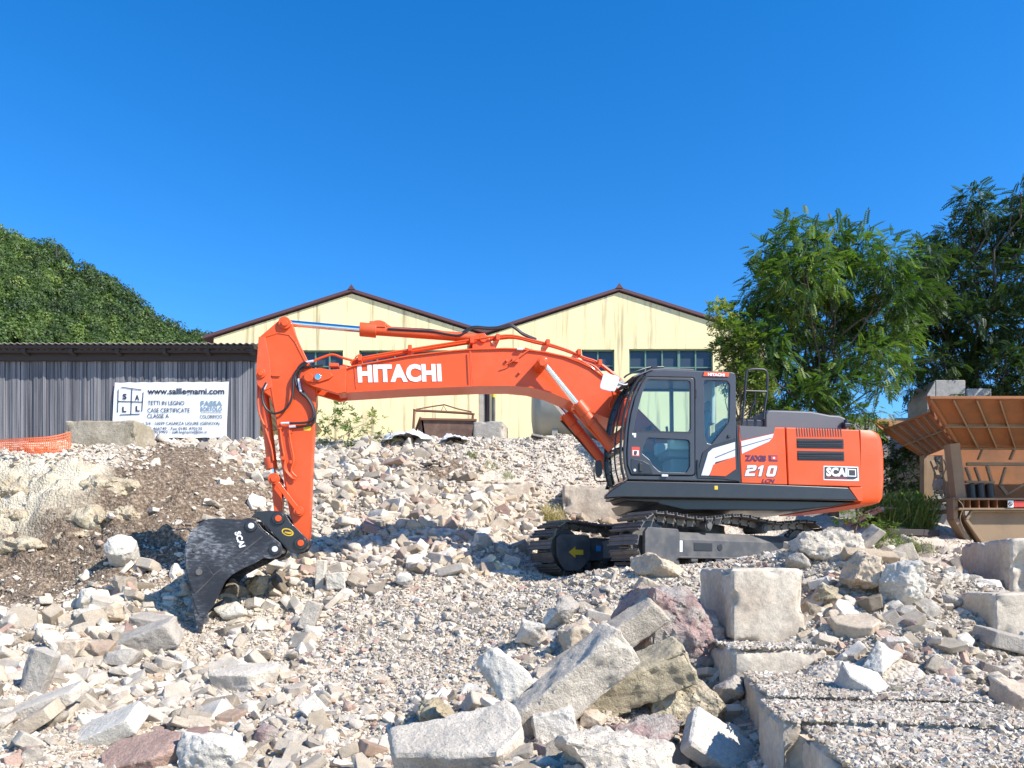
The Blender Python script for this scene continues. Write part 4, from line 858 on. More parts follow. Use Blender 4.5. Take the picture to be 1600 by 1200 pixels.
m = MB(); m.box(Q(812, 546, -bv), (.10, .06, .03)); m.build('work_lamp', M['silver'], boom, .006)
# steel lines along the top of the boom
m = MB()
L1 = [(548, 568), (560, 560), (640, 546), (735, 531), (770, 526), (800, 524), (830, 531), (860, 538), (890, 548), (912, 558), (930, 564), (945, 574), (965, 590)]
for k, (dv, dy) in enumerate(((-.20, 0), (-.13, -.5), (-.05, 2), (.05, 1), (.14, 3))): m.tube([Q(x+k*1.5, y+dy+(3.5 if k % 2 else 0), dv) for x, y in L1], .015, n=8, smooth=3)
m.tube([Q(x, y, -.24) for x, y in ((820, 544), (850, 552), (890, 559), (914, 566), (930, 573), (948, 592), (960, 600))], .014)
m.tube([Q(x, y, -.24) for x, y in ((900, 560), (922, 572), (938, 588), (955, 606), (958, 618), (952, 635), (962, 645))], .014)
m.build('hydraulic_lines', O_, boom)
for x, y in ((563, 565), (640, 550), (735, 538), (775, 533), (852, 541), (900, 556), (932, 572)): m = MB(); m.box(Q(x, y, 0), (.06, .46, .09)); m.build('line_bracket', O_, boom, .006)
m = MB(); m.tube([Q(x, y, -.18) for x, y in ((548, 577), (560, 568), (566, 562), (558, 556), (552, 566))], .010); m.tube([Q(x, y, -.16) for x, y in ((535, 570), (548, 573), (556, 570), (563, 572))], .012); m.box(Q(522, 571, -.18), (.14, .1, .05)); m.box(Q(536, 575, -.22), (.1, .06, .06)); m.build('line_fitting', M['orange_d'], boom, .004)
# boom cylinders, one each side
for sgn in (-1, 1):
    v = sgn*.40
    def qz(x, y): p = Q(x, y, -.40); return Vector((p.x, v, p.z))
    cy = MB().cyl(qz(906, 636), qz(990, 742), .083, n=28).build('boom_cylinder', M['orange_d'], ex, .01)
    MB().cyl(qz(848, 566), qz(908, 639), .042, n=24).build('piston_rod', M['chrome'], cy)
    m = MB(); m.cyl(qz(901, 630), qz(915, 647), .105, n=28); m.cyl(qz(924, 659), qz(926, 662), .095); d0 = (qz(990, 742)-qz(906, 636)).normalized(); nrm = Vector((d0.z, 0, -d0.x))
    m.box(qz(905, 632)+nrm*.09, (.09, .12, .08)); m.build('cylinder_head', M['orange_d'], cy, .008)
    MB().cyl(qz(848, 566)+Vector((0, -.05, 0)), qz(848, 566)+Vector((0, .05, 0)), .08).build('rod_eye', O_, cy, .01)
    m = MB(); m.tube([qz(905, 632)+nrm*.14, qz(915, 642)+nrm*.15, qz(940, 673)+nrm*.13, qz(975, 715)+nrm*.12], .017); m.build('cylinder_line', M['rubber'] if sgn > 0 else M['orange_d'], cy)
m = MB(); P = [Q(x, y, -.4) for x, y in ((965, 757), (975, 725), (1010, 722), (1040, 700), (1085, 700), (1090, 757))]
for v in (-.34, .28): m.prism([(p.x, v, p.z) for p in P], [(p.x, v+.06, p.z) for p in P])
m.build('boom_bracket', Bk, ex, .01)
# ---- arm
av = .17
ao = [(405.5, 526), (437, 499), (441, 496.5), (446, 495.5), (452, 498), (456.5, 503), (460, 516), (470, 540), (481, 563), (489, 578), (493, 600), (494, 625), (491, 650), (489.5, 680), (487, 730), (485, 780), (483, 838), (474, 852), (466, 848), (458, 822), (452, 800), (446, 765), (438, 715), (431, 655), (422, 620), (411, 612), (402, 601), (399.5, 585), (402, 553)]
arm = plate('arm', ao, -av, av, O_, ex, .014)
inner = [(409, 528), (434, 520), (452, 523), (461, 534), (478, 567), (486, 590)]
m = MB()
for P in (inner, [(414, 527), (419, 560), (425, 610), (433, 655), (441, 710), (449, 762), (455, 800)]):
    for a, b_ in zip(P[:-1], P[1:]): m.bar(Q(a[0], a[1], -av), Q(b_[0], b_[1], -av), .022, .02, (0, 1, 0))
m.build('edge_rib', O_, arm, .004)
plate('end_cap', [(404, 526), (414, 527), (421, 560), (425, 605), (412, 611), (402, 601), (399.5, 585), (402, 553)], -av-.012, -av+.01, M['orange_d'], arm, .004)
disc(m := MB(), 444.5, 504, -av-.05, av+.05, .092); m.build('top_boss', O_, arm, .012); disc(m := MB(), 444.5, 504, -av-.075, av+.075, .05); m.build('top_pin', O_, arm, .008)
disc(m := MB(), 407, 583, -av-.04, av+.04, .072); disc(m, 407, 583, -av-.06, av+.06, .04); m.build('bucket_cylinder_pin', O_, arm, .01)
disc(m := MB(), 489, 589, -.2, .2, .13); m.build('pivot_boss', O_, arm, .01)
MB().box(Q(431, 587, -av-.01), (.12, .03, .025)).build('step_lug', O_, arm, .004)
plate('yellow_sticker', [(474, 664), (485, 663), (486, 671), (484, 673), (474.5, 672.5)], -av-.004, -av, M['yellow'], arm, 0)
m = MB()
for k, (dx, dv) in enumerate(((0, -.20), (14, -.21))):
    m.tube([Q(x+dx*(1 if y < 720 else .5), y, dv) for x, y in ((437, 663), (440, 690), (445, 718), (448, 735), (456, 745))], .016)
for x, y in ((438, 668), (443, 716), (453, 674), (456, 722)): m.box(Q(x, y, -av-.02), (.06, .05, .05))
m.tube([Q(x, y, -.21) for x, y in ((446, 718), (445, 733), (455, 746), (462, 749))], .018); m.build('arm_lines', O_, arm)
m = MB(); m.tube([Q(x, y, -.22) for x, y in ((480, 565), (470, 570), (462, 584), (463, 600), (470, 613), (480, 622), (488, 636), (490, 650), (482, 659), (465, 661), (440, 661))], .017)
m.tube([Q(x, y, -.20) for x, y in ((505, 571), (485, 573), (472, 576), (466, 590), (468, 604), (478, 618), (489, 633), (492, 655), (484, 664), (455, 667))], .017)
m.tube([Q(x, y, -.24) for x, y in ((480, 567), (466, 577), (459, 590), (458, 605), (455, 625), (445, 640), (430, 646), (418, 641), (411, 628), (410, 612), (416, 598))], .017); m.build('hoses', M['rubber'], arm)
for a, b_ in (((478, 566), (490, 564)), ((416, 599), (412, 608)), ((439, 661.5), (452, 661)), ((452, 667), (462, 666)), ((466, 592), (470, 612))): m = MB(); m.tube([Q(a[0], a[1], -.235), Q(b_[0], b_[1], -.235)], .019, smooth=0); m.build('hose_fitting', M['silver'], arm)
m = MB(); m.tube([Q(x, y, -.2) for x, y in ((488, 565), (505, 558), (520, 554), (535, 559), (550, 563))], .018); m.build('orange_line', O_, boom)
# arm cylinder over the boom
def q0(x, y): return Q(x, y, 0)
ac = MB().cyl(q0(582, 516.5), q0(757, 529), .070, n=28).build('arm_cylinder', M['orange_d'], ex, .01)
MB().cyl(q0(446, 504.5), q0(585, 517), .047, n=24).build('piston_rod', M['chrome'], ac)
m = MB(); m.cyl(q0(562, 514.5), q0(588, 517), .105, n=28); m.box(q0(590, 509), (.24, .16, .09)); m.build('cylinder_head', M['orange_d'], ac, .01)
m = MB(); m.tube([Q(x, y, -.03) for x, y in ((583, 508), (592, 504.5), (600, 506), (612, 514), (640, 517), (700, 524))], .014); m.tube([Q(x, y, .03) for x, y in ((575, 509), (585, 503), (597, 503), (609, 511), (620, 516))], .018); m.build('cylinder_line', O_, ac)
m = MB(); P = [(738, 527), (747, 521), (757, 520), (764, 528), (775, 546), (738, 548)]; padd(m, P, -.16, -.11); P = [Q(x, y, -.16) for x, y in P]; m.prism([(p.x, .11, p.z) for p in P], [(p.x, .16, p.z) for p in P]); m.build('cylinder_bracket', O_, boom, .008)
disc(m := MB(), 755, 528.5, -.2, .2, .06); m.build('bracket_pin', O_, boom, .01)
m = MB()
for dv, dy in ((-.07, 0), (.03, -2)): m.tube([Q(x, y+dy, dv) for x, y in ((606, 514), (640, 516), (675, 518), (700, 522.5), (718, 524), (730, 517), (742, 512.5), (765, 514), (785, 512.5), (797, 509.5), (806, 514), (816, 522), (828, 528), (838, 532))], .019)
m.build('cylinder_hoses', M['rubber'], boom)
# bucket cylinder, links, coupler, bucket
bc = MB().cyl(q0(409, 596), q0(425, 724), .075, n=24).build('bucket_cylinder', M['orange_d'], ex, .008)
MB().cyl(q0(424, 722), q0(428, 746), .045, n=20).build('piston_rod', M['chrome'], bc)
m = MB(); m.cyl(q0(421, 715), q0(425, 733), .09, n=24); m.tube([Q(x, y, -.10) for x, y in ((403, 600), (404, 640), (414, 668), (424, 700), (427, 720))], .017); m.build('cylinder_head', M['orange_d'], bc, .006)
lk = empty('bucket_linkage', (0, 0, 0), 0, ex)
for sgn in (-1, 1):
    v = sgn*.22; P = [Q(x, y, -.22) for x, y in ((428, 748), (467, 799))]; P = [Vector((p.x, v, p.z)) for p in P]
    m = MB(); m.bar(P[0], P[1], .075, .045, (0, 1, 0)); m.cyl(P[0]-Vector((0, .03, 0)), P[0]+Vector((0, .03, 0)), .085); m.cyl(P[1]-Vector((0, .03, 0)), P[1]+Vector((0, .03, 0)), .078); m.build('side_link', O_, lk, .008)
m = MB(); padd(m, [(424, 750), (438, 752), (440, 775), (441, 812), (430, 812), (427, 790)], -.13, .13); m.build('bucket_link', O_, lk, .012)
m = MB(); disc(m, 428, 748, -.27, .27, .048); disc(m, 467, 799, -.27, .27, .045); m.build('link_pin', O_, lk, .006)
cv = .24
cp = [(392, 808), (401, 800), (415, 798), (438, 798.5), (446, 803), (454, 816), (468, 830), (480, 842), (482.5, 851), (476, 861), (466, 864), (455, 864), (447, 857), (425, 832), (404, 810)]
qc = MB(); padd(qc, cp, -cv, -cv+.045); P = [Q(x, y, -cv) for x, y in cp]; qc.prism([(p.x, cv-.045, p.z) for p in P], [(p.x, cv, p.z) for p in P])
P = [Q(x, y, -cv) for x, y in ((396, 808), (408, 811), (428, 834), (447, 856), (452, 850), (430, 828), (410, 806))]; qc.prism([(p.x, -cv+.045, p.z) for p in P], [(p.x, cv-.045, p.z) for p in P]); qc = qc.build('quick_coupler', Bk, ex, .008)
for x, y in ((434.5, 810), (469.5, 848.5)):
    disc(m := MB(), x, y, -cv-.03, cv+.03, .095); m.build('pin_boss', Bk, qc, .01); disc(m := MB(), x, y, -cv-.05, cv+.05, .048); m.build('coupler_pin', O_, qc, .008)
# oval maker's badge
n_ = 20; m = MB(); c_ = Q(449.5, 831.5, -cv-.004); m.prism([c_+Vector((.085*math.cos(a), 0, .055*math.sin(a)-.2*.085*math.cos(a))) for a in np.linspace(0, 2*math.pi, n_, endpoint=False)], [c_+Vector((.085*math.cos(a), .006, .055*math.sin(a)-.2*.085*math.cos(a))) for a in np.linspace(0, 2*math.pi, n_, endpoint=False)]); m.build('badge', M['yellow'], qc)
m = MB(); c_ = Q(449.5, 831.5, -cv-.006); m.prism([c_+Vector((.068*math.cos(a), 0, .040*math.sin(a)-.2*.068*math.cos(a))) for a in np.linspace(0, 2*math.pi, n_, endpoint=False)], [c_+Vector((.068*math.cos(a), .006, .040*math.sin(a)-.2*.068*math.cos(a))) for a in np.linspace(0, 2*math.pi, n_, endpoint=False)]); m.build('badge', M['dark'], qc)
text('badge_text', 'mait', .05, M['yellow'], qc, Matrix.Translation(Q(444.8, 833.2, -cv-.008)) @ Matrix.Rotation(R(8), 4, 'Y') @ Matrix.Rotation(R(90), 4, 'X'), .002, .10, .001)
m_, t_, b_ = mat('scuffed_bucket_steel'); N, L = t_.nodes, t_.links
tc = N.new('ShaderNodeTexCoord'); mp = N.new('ShaderNodeMapping'); mp.inputs['Scale'].default_value = (5, 5, 14); mp.inputs['Rotation'].default_value = (0, R(35), 0); L.new(tc.outputs['Object'], mp.inputs[0])
nz_ = N.new('ShaderNodeTexNoise'); nz_.inputs['Scale'].default_value = 2.2; nz_.inputs['Detail'].default_value = 9; nz_.inputs['Roughness'].default_value = .75; L.new(mp.outputs[0], nz_.inputs['Vector'])
n2_ = N.new('ShaderNodeTexNoise'); n2_.inputs['Scale'].default_value = 1.4; L.new(tc.outputs['Object'], n2_.inputs['Vector'])
mu = N.new('ShaderNodeMath'); mu.operation = 'MULTIPLY'; L.new(nz_.outputs['Fac'], mu.inputs[0]); L.new(n2_.outputs['Fac'], mu.inputs[1])
rp = ramp(N, [(.18, (.018, .019, .024)), (.26, (.04, .042, .05)), (.31, (.13, .135, .145)), (.40, (.36, .36, .37))]); L.new(mu.outputs[0], rp.inputs[0]); L.new(rp.outputs[0], b_.inputs['Base Color']); b_.inputs['Roughness'].default_value = .42
M['bucket'] = m_
bwv = .56
side = [(325, 811), (340, 809.5), (370, 811.5), (392, 811.5), (400, 815), (405, 824), (415, 834), (428, 842), (437, 849), (440.5, 858), (438, 867), (431, 872), (420, 873), (412, 871.5), (400, 879), (380, 888), (362, 898), (352, 908), (344, 924), (334, 944), (325, 958), (319, 966), (311, 962), (304, 944), (299, 924), (294, 908), (290, 893), (288, 868), (290, 850), (297, 832), (311, 818)]
bk = empty('bucket', (0, 0, 0), 0, ex)
S0 = [Q(x, y, -bwv) for x, y in side]
m = MB()
m.prism(S0, [Vector((p.x, -bwv+.035, p.z)) for p in S0]); m.build('side_plate', M['bucket'], bk, .005)
m = MB(); m.prism([Vector((p.x, bwv-.035, p.z)) for p in S0], [Vector((p.x, bwv, p.z)) for p in S0]); m.build('side_plate', M['bucket'], bk, .005)
shell = [(400, 815), (392, 811.5), (370, 811.5), (340, 809.5), (325, 811), (311, 818), (297, 832), (290, 850), (288, 868), (290, 893), (294, 908), (299, 924), (304, 944), (313, 966)]
P = [Q(x, y, -bwv) for x, y in shell]; c_ = Q(350, 880, -bwv); m = MB()
for a, b2 in zip(P[:-1], P[1:]):
    ia, ib = a+(c_-a).normalized()*.03, b2+(c_-b2).normalized()*.03
    m.prism([(p.x, -bwv+.035, p.z) for p in (a, b2, ib, ia)], [(p.x, bwv-.035, p.z) for p in (a, b2, ib, ia)])
m.build('shell', M['bucket'], bk)
plate('wear_plate', [(313, 825), (316, 860), (322, 882), (334, 899), (305, 927), (301, 922), (295, 905), (291, 890), (290, 868), (292, 850), (299, 835)], -bwv-.014, -bwv, M['bucket'], bk, .003)
m = MB()
for x, y, r_ in ((304, 859, .03), (310.5, 894, .045)): disc(m, x, y, -bwv-.03, -bwv, r_)
m.build('wear_bolt', M['dustblack'], bk, .004)
m = MB(); m.bar(Q(333, 899, -bwv-.006), Q(410, 838, -bwv-.006), .012, .008, (0, 1, 0)); m.bar(Q(305, 928, -bwv-.006), Q(334, 899, -bwv-.006), .014, .01, (0, 1, 0)); m.build('weld_seam', M['dustblack'], bk)
m = MB()
for v in (-.30, .24): P = [Q(x, y, -.3) for x, y in ((372, 813), (388, 809), (400, 812), (410, 826), (438, 848), (442, 858), (438, 868), (428, 873), (412, 872), (396, 856), (380, 836))]; m.prism([(p.x, v, p.z) for p in P], [(p.x, v+.05, p.z) for p in P])
m.build('mounting_ear', Bk, bk, .008)
for x, y in ((392, 821.5), (429, 858)):
    disc(m := MB(), x, y, -bwv-.02, -bwv+.1, .085); m.build('pin_boss', Bk, bk, .01)
    disc(m := MB(), x, y, -bwv-.04, bwv, .043); m.build('bucket_pin', M['silver'], bk, .008)
text('lettering', 'SCAI', .11, M['white'], bk, Matrix.Translation(Q(366, 832, -bwv-.004)) @ Matrix.Rotation(R(72), 4, 'Y') @ Matrix.Rotation(R(90), 4, 'X'), .005, .23, .002)
for k in range(5):
    v = -bwv+.06+k*(2*bwv-.12)/4; m = MB(); P = [Q(x, y, -bwv+.06) for x, y in ((301, 936), (306, 934), (320, 968), (316.5, 978), (313.5, 994), (311, 982), (306, 965))]
    m.prism([(p.x, v-.05, p.z) for p in P[:4]]+[(p.x, v-.015, p.z) for p in P[4:5]]+[(p.x, v-.05, p.z) for p in P[5:]], [(p.x, v+.05, p.z) for p in P[:4]]+[(p.x, v+.015, p.z) for p in P[4:5]]+[(p.x, v+.05, p.z) for p in P[5:]]); m.build('tooth', M['bucket'], bk, .004)
# ---------------------------------------------------------------- warehouse with two gables
M['plaster'], t, b = mat('yellow_plaster'); N, L = t.nodes, t.links; b.inputs['Roughness'].default_value = .9
tc = N.new('ShaderNodeTexCoord')
def tn(sc3, s, det=6, loc=(0, 0, 0), rg=.6):
    mp = N.new('ShaderNodeMapping'); mp.inputs['Scale'].default_value = sc3; mp.inputs['Location'].default_value = loc; L.new(tc.outputs['Object'], mp.inputs[0])
    q = N.new('ShaderNodeTexNoise'); q.inputs['Scale'].default_value = s; q.inputs['Detail'].default_value = det; q.inputs['Roughness'].default_value = rg; L.new(mp.outputs[0], q.inputs['Vector']); return q.outputs['Fac']
def mixc(f, a, c, lo, hi, amt=1):
    mr = N.new('ShaderNodeMapRange'); mr.inputs[1].default_value = lo; mr.inputs[2].default_value = hi; mr.inputs[4].default_value = amt; L.new(f, mr.inputs[0])
    mx = N.new('ShaderNodeMix'); mx.data_type = 'RGBA'; L.new(mr.outputs[0], mx.inputs[0])
    if isinstance(a, tuple): mx.inputs[6].default_value = (*a, 1)
    else: L.new(a, mx.inputs[6])
    mx.inputs[7].default_value = (*c, 1); return mx.outputs[2]
c0 = mixc(tn((1, 1, 1), .5), (.88, .74, .41), (.82, .67, .36), .35, .7)
c1 = mixc(tn((3.5, 3.5, .22), 1.3, 5), c0, (.30, .25, .15), .53, .68, .75)
c2 = mixc(tn((1, 1, 1), .9, 8, (4, 2, 7)), c1, (.60, .54, .44), .66, .70, .8)
L.new(c2, b.inputs['Base Color'])
M['rust_roof'] = paint('dark_red_sheet', (.10, .045, .05), rough=.7, bump=.1)
M['green_frame'] = paint('green_window_frame', (.10, .20, .16), rough=.6)
YB = 27.
wh = empty('warehouse', W(550, 700, YB)*1.0); wh.location.z = 3.2
tag(wh, 'yellow plastered warehouse with twin gables and green framed windows behind the machine', 'warehouse')
def rel(p, o): return Vector(p)-o.location
def flatring(name, o, holes, y0, y1, m, parent):
    """o, holes in (x, z); a wall with real openings"""
    cu = bpy.data.curves.new(name, 'CURVE'); cu.dimensions = '2D'; cu.fill_mode = 'BOTH'; cu.extrude = abs(y1-y0)/2
    for poly in [o]+holes:
        s = cu.splines.new('POLY'); s.points.add(len(poly)-1); s.use_cyclic_u = True
        for k, (x, z) in enumerate(poly): s.points[k].co = (x, z, 0, 1)
    t_ = bpy.data.objects.new('tmp', cu); C.objects.link(t_); dg = bpy.context.evaluated_depsgraph_get()
    me = bpy.data.meshes.new_from_object(t_.evaluated_get(dg)); bpy.data.objects.remove(t_)
    me.transform(Matrix.Translation((0, (y0+y1)/2, 0)) @ Matrix.Rotation(R(90), 4, 'X')); me.name = name; me.materials.clear()
    return link(name, me, m, parent)
def xz(px, py, Y): p = W(px, py, Y); return (p.x-wh.location.x, p.z-wh.location.z)
def rect(x0, y0, x1, y1): return [xz(x0, y0, YB), xz(x1, y0, YB), xz(x1, y1, YB), xz(x0, y1, YB)]
wins = [(470, 547, 536, 581), (561, 547, 700, 581), (909, 546, 960, 580), (983, 545, 1114, 584)]
out_ = [xz(334, 760, YB), xz(334, 528, YB), xz(550, 459, YB), xz(758, 525, YB), xz(967, 457, YB), xz(1196, 529, YB), xz(1196, 760, YB)]
flatring('front_wall', out_, [rect(*w_) for w_ in wins]+[rect(748, 585, 765, 740)], 0, .3, M['plaster'], wh)
for w_ in wins:
    fr = MB(); A, B2, C2, D2 = [Vector((p[0], .12, p[1])) for p in rect(*w_)]
    for a_, b2 in ((A, B2), (B2, C2), (C2, D2), (D2, A)): fr.bar(a_, b2, .09, .07, (0, 1, 0))
    n_ = max(2, round((w_[2]-w_[0])/26)); 
    for k in range(1, n_): t_ = k/n_; fr.bar(A.lerp(B2, t_), D2.lerp(C2, t_), .05 if k != 3 else .09, .06, (0, 1, 0))
    fr.bar(A.lerp(D2, .72), B2.lerp(C2, .72), .04, .05, (0, 1, 0)); f_ = fr.build('window', M['green_frame'], wh)
    MB().prism([A+Vector((0, .05, 0)), B2+Vector((0, .05, 0)), C2+Vector((0, .05, 0)), D2+Vector((0, .05, 0))], [A+Vector((0, .07, 0)), B2+Vector((0, .07, 0)), C2+Vector((0, .07, 0)), D2+Vector((0, .07, 0))]).build('pane', M['pane'], f_)
m = MB(); a_, c_ = rect(748, 585, 765, 740)[0], rect(748, 585, 765, 740)[2]; m.box(((a_[0]+c_[0])/2-.08, .1, (a_[1]+c_[1])/2), (.2, .14, a_[1]-c_[1])); m.build('door_post', M['grey_rock'], wh)
m = MB(); m.box((c_[0]-.05, .08, (a_[1]+c_[1])/2), (.08, .1, a_[1]-c_[1])); m.build('door_trim', M['rust_roof'], wh)
x_, z_ = xz(771.5, 600, YB); m = MB(); m.cyl((x_, -.1, z_+.6), (x_, -.1, z_-2.6), .06); m.build('down_pipe', M['dustblack'], wh)
m = MB(); m.cyl((x_, -.1, z_+.1), (x_, -.1, z_-.5), .065); m.build('pipe_sleeve', M['yellow'], wh)
for gx in ((318, 530.5, 550, 456.5, 758, 521.5), (758, 521.5, 967, 454.5, 1200, 528)):
    P = [Vector((xz(gx[i_], gx[i_+1], YB)[0], 0, xz(gx[i_], gx[i_+1], YB)[1])) for i_ in (0, 2, 4)]
    m = MB()
    for a_, b2 in ((P[0], P[1]), (P[1], P[2])):
        r_ = [Vector((p.x, y, p.z+dz)) for p, y, dz in ((a_, -.10, 0), (b2, -.10, 0), (b2, -.10, .10), (a_, -.10, .10))]; m.prism(r_, [p+Vector((0, 22, 0)) for p in r_])
    m.build('roof', M['rust_roof'], wh)
    m = MB(); m.prism([P[1]+Vector(q) for q in ((-.13, -.12, .06), (.13, -.12, .06), (0, -.12, .24))], [P[1]+Vector(q) for q in ((-.13, 22, .08), (.13, 22, .08), (0, 22, .28))]); m.build('ridge_cap', M['rust_roof'], wh)
for px in (334, 1196):
    x_, z_ = xz(px, 528, YB); m = MB(); m.box((x_+(.15 if px < 500 else -.15), 11, z_/2-1.4), (.3, 21.4, z_+2.8)); m.build('side_wall', M['plaster'], wh)
# ---------------------------------------------------------------- timber shed
M['planks'], t, b = mat('weathered_planks'); N, L = t.nodes, t.links; b.inputs['Roughness'].default_value = .9
tc = N.new('ShaderNodeTexCoord')
c0 = mixc(tn((9, 9, .12), 1.1, 4), (.075, .078, .09), (.24, .235, .245), .38, .66); c1 = mixc(tn((40, 40, .8), 1, 3), c0, (.33, .31, .31), .5, .8, .6); c2 = mixc(tn((14, 14, .3), 1, 2, (3, 3, 3)), c1, (.05, .05, .06), .60, .68, .8)
L.new(c2, b.inputs['Base Color'])
M['tin'] = paint('corrugated_sheet', (.36, .33, .29), rough=.7, dirt=.7, dirtcol=(.16, .12, .10), scale=1.5)
M['dark_wood'] = paint('dark_timber', (.045, .035, .035), rough=.8, bump=.3)
YS = 21.; sh = empty('timber_shed', (-9.5, YS, 3.2)); tag(sh, 'long grey timber shed with corrugated roof at the left behind the fence', 'shed')
x0, x1 = W(-260, 0, YS).x+9.5, W(404, 0, YS).x+9.5; zt = W(0, 556, YS).z-3.2; m = MB(); x = x0; rr = random.Random(8)
while x < x1: wd = rr.uniform(.075, .13); d_ = rr.uniform(0, .05); m.box((x+wd/2, -d_/2, (zt-.4)/2), (wd*.86, .05+d_, zt+.4)); x += wd
m.box(((x0+x1)/2, .1, (zt-.4)/2), (x1-x0, .08, zt+.4)); m.build('plank_wall', M['planks'], sh)
m = MB(); m.box(((x0+x1)/2, -.1, zt-.02), (x1-x0, .12, .30)); m.build('wall_beam', M['dark_wood'], sh)
zf = 6.17-3.2
for px in (-120, -45, 28, 103, 176, 250, 318, 388):
    x = W(px, 0, 20.4).x+9.5; m = MB(); m.prism([(x-.055, -.40, zf-.17), (x+.055, -.40, zf-.17), (x+.09, 4, zf-.95), (x-.09, 4, zf-.95)], [(x-.055, -.40, zf-.05), (x+.055, -.40, zf-.05), (x+.09, 4, zf-.79), (x-.09, 4, zf-.79)]); m.build('rafter', M['dark_wood'], sh)
nxx = int((x1-x0+.3)/.0285); xsr = x0+np.arange(nxx)*.0285; zc = .02*np.sin(xsr/.17*2*np.pi)
for yy0, nm in ((-1.15, 'roof'),):
    V_ = []; 
    for (yy, zz) in ((-.52, zf+.03), (6, zf-1.06)): V_.append(np.stack([xsr, np.full(nxx, yy), zz+zc], 1)); V_.append(np.stack([xsr, np.full(nxx, yy), zz+zc+.012], 1))
    V_ = np.concatenate(V_); k_ = np.arange(nxx-1); F_ = np.concatenate([np.stack([k_, k_+1, k_+1+2*nxx, k_+2*nxx], 1), np.stack([k_+nxx, k_+1+nxx, k_+1+3*nxx, k_+3*nxx], 1), np.stack([k_, k_+1, k_+1+nxx, k_+nxx], 1)])
    link('roof', npmesh('roof', V_, F_, True), M['tin'], sh)
m = MB(); m.box(((x0+x1)/2, -.30, zf-.12), (x1-x0, .08, .06)); m.box(((x0+x1)/2, -.42, zf-.03), (x1-x0, .08, .06)); m.build('purlin', M['dark_wood'], sh)
# ---------------------------------------------------------------- banner
M['sign_blue'] = paint('grey_blue_print', (.22, .30, .36), rough=.6)
M['vinyl'] = paint('white_vinyl', (.74, .76, .80), rough=.5, bump=.05)
YN = 20.86; bn = empty('banner', W(266, 640, YN)); tag(bn, 'white printed vinyl banner hung on the grey shed planks', 'banner')
ug, vg = np.meshgrid(np.linspace(0, 1, 50), np.linspace(0, 1, 26)); TL, TR, BR, BL = [np.array(W(*p, YN)-bn.location) for p in ((178.5, 597.5), (357.5, 596.5), (353.5, 683.5), (174.5, 684.5))]
Pb = (TL*(1-ug[..., None])+TR*ug[..., None])*(1-vg[..., None])+(BL*(1-ug[..., None])+BR*ug[..., None])*vg[..., None]
Pb[..., 1] += .006+.006*np.sin(ug*37+vg*9)*np.abs(vg-.5)+.03*np.exp(-((ug+vg*.9)/.12)**2)+.03*np.exp(-(((1-ug)+(1-vg)*.9)/.12)**2)
Pb[..., 2] += (.006*np.cos(ug*2*np.pi*8))*(vg < .03)-(.006*np.cos(ug*2*np.pi*8))*(vg > .97)
k_ = np.arange(49*25); a_ = (k_//49)*50+k_ % 49; link('sheet', npmesh('sheet', Pb.reshape(-1, 3), np.stack([a_, a_+50, a_+51, a_+1], 1), True), M['vinyl'], bn)
def btext(s, px, py, pw, ph, m='dark', bold=0., name='lettering', caps=.70):
    p = W(px, py, YN-.008)-bn.location; wd = pw/FP*YN; hg = ph/FP*YN
    return text(name, s, hg/caps, M[m], bn, Matrix.Translation(p) @ Matrix.Rotation(R(90), 4, 'X'), bold*hg, wd, .001)
btext('www.salllegnami.com', 230.5, 619, 120, 9.5, 'dark', .03, caps=.72)
btext('TETTI IN LEGNO', 231, 633, 57, 6.8); btext('CASE CERTIFICATE', 230.5, 644.6, 66, 6.8); btext('CLASSE A', 230, 653.5, 34, 6.8)
btext('COLORIFICIO', 312.5, 654, 34.5, 5.8)
btext('FASSA', 313.5, 634.5, 34, 7.5, 'sign_blue', .05); btext('FASSA', 313.9, 634.3, 33.4, 7.2, 'vinyl', -.02) if False else None
btext('BORTOLO', 313.5, 642.5, 33.5, 6.2, 'sign_blue', .04)
btext('ia 2/4 - 16039 CASARZA LIGURE (GENOVA)', 221.5, 665.5, 121.5, 5); btext('0185 466749 - Fax 0185 470125', 223, 671.8, 93, 4.6); btext('328 9853903 - sall.legnami@tin.it', 223.5, 678.6, 100, 4.6)
m = MB()
def bbar(x0_, y0_, x1_, y1_, wd=.022): m.bar(W(x0_, y0_, YN-.008)-bn.location, W(x1_, y1_, YN-.008)-bn.location, wd, .003, (0, 1, 0))
bbar(189.5, 605, 221, 609.2); bbar(184.8, 608.5, 183.6, 644.5); bbar(206, 607.5, 204.5, 647); bbar(223.7, 613, 221.6, 643); bbar(184.5, 627, 223, 628.3); bbar(187, 648.3, 218.5, 647); bbar(314, 644.4, 346.5, 644.4, .008); m.build('logo_lines', M['dark'], bn)
for s_, x_, y_ in (('S', 191.5, 624), ('A', 211, 625.5), ('L', 191, 644), ('L', 212, 643)): btext(s_, x_, y_, 6.5, 8, 'dark', .05)
# ---------------------------------------------------------------- orange mesh fence
M['mesh'] = paint('orange_plastic_mesh', (.85, .16, .04), rough=.5)
nf = MB(); YF = 15.1
def npt(u, v):
    px = -60+u*170; top = 688-14*max(0, (u-.45)/.55)**1.6-3*max(0, (.35-u))*4+2*math.sin(u*9); return W(px, top+(712-top)*v, YF+.15*math.sin(u*7))
for j in range(9):
    for k in range(60):
        a_, b2 = npt(k/60, j/8), npt((k+1)/60, j/8); nf.bar(a_, b2, .018, .006, (0, 1, 0))
for k in range(58): 
    for j in range(4): nf.bar(npt(k/57, j/4), npt(k/57, (j+1)/4), .012, .006, (0, 1, 0))
tag(nf.build('mesh_fence', M['mesh']), 'sagging orange plastic mesh barrier left of the weathered concrete block', 'barrier')
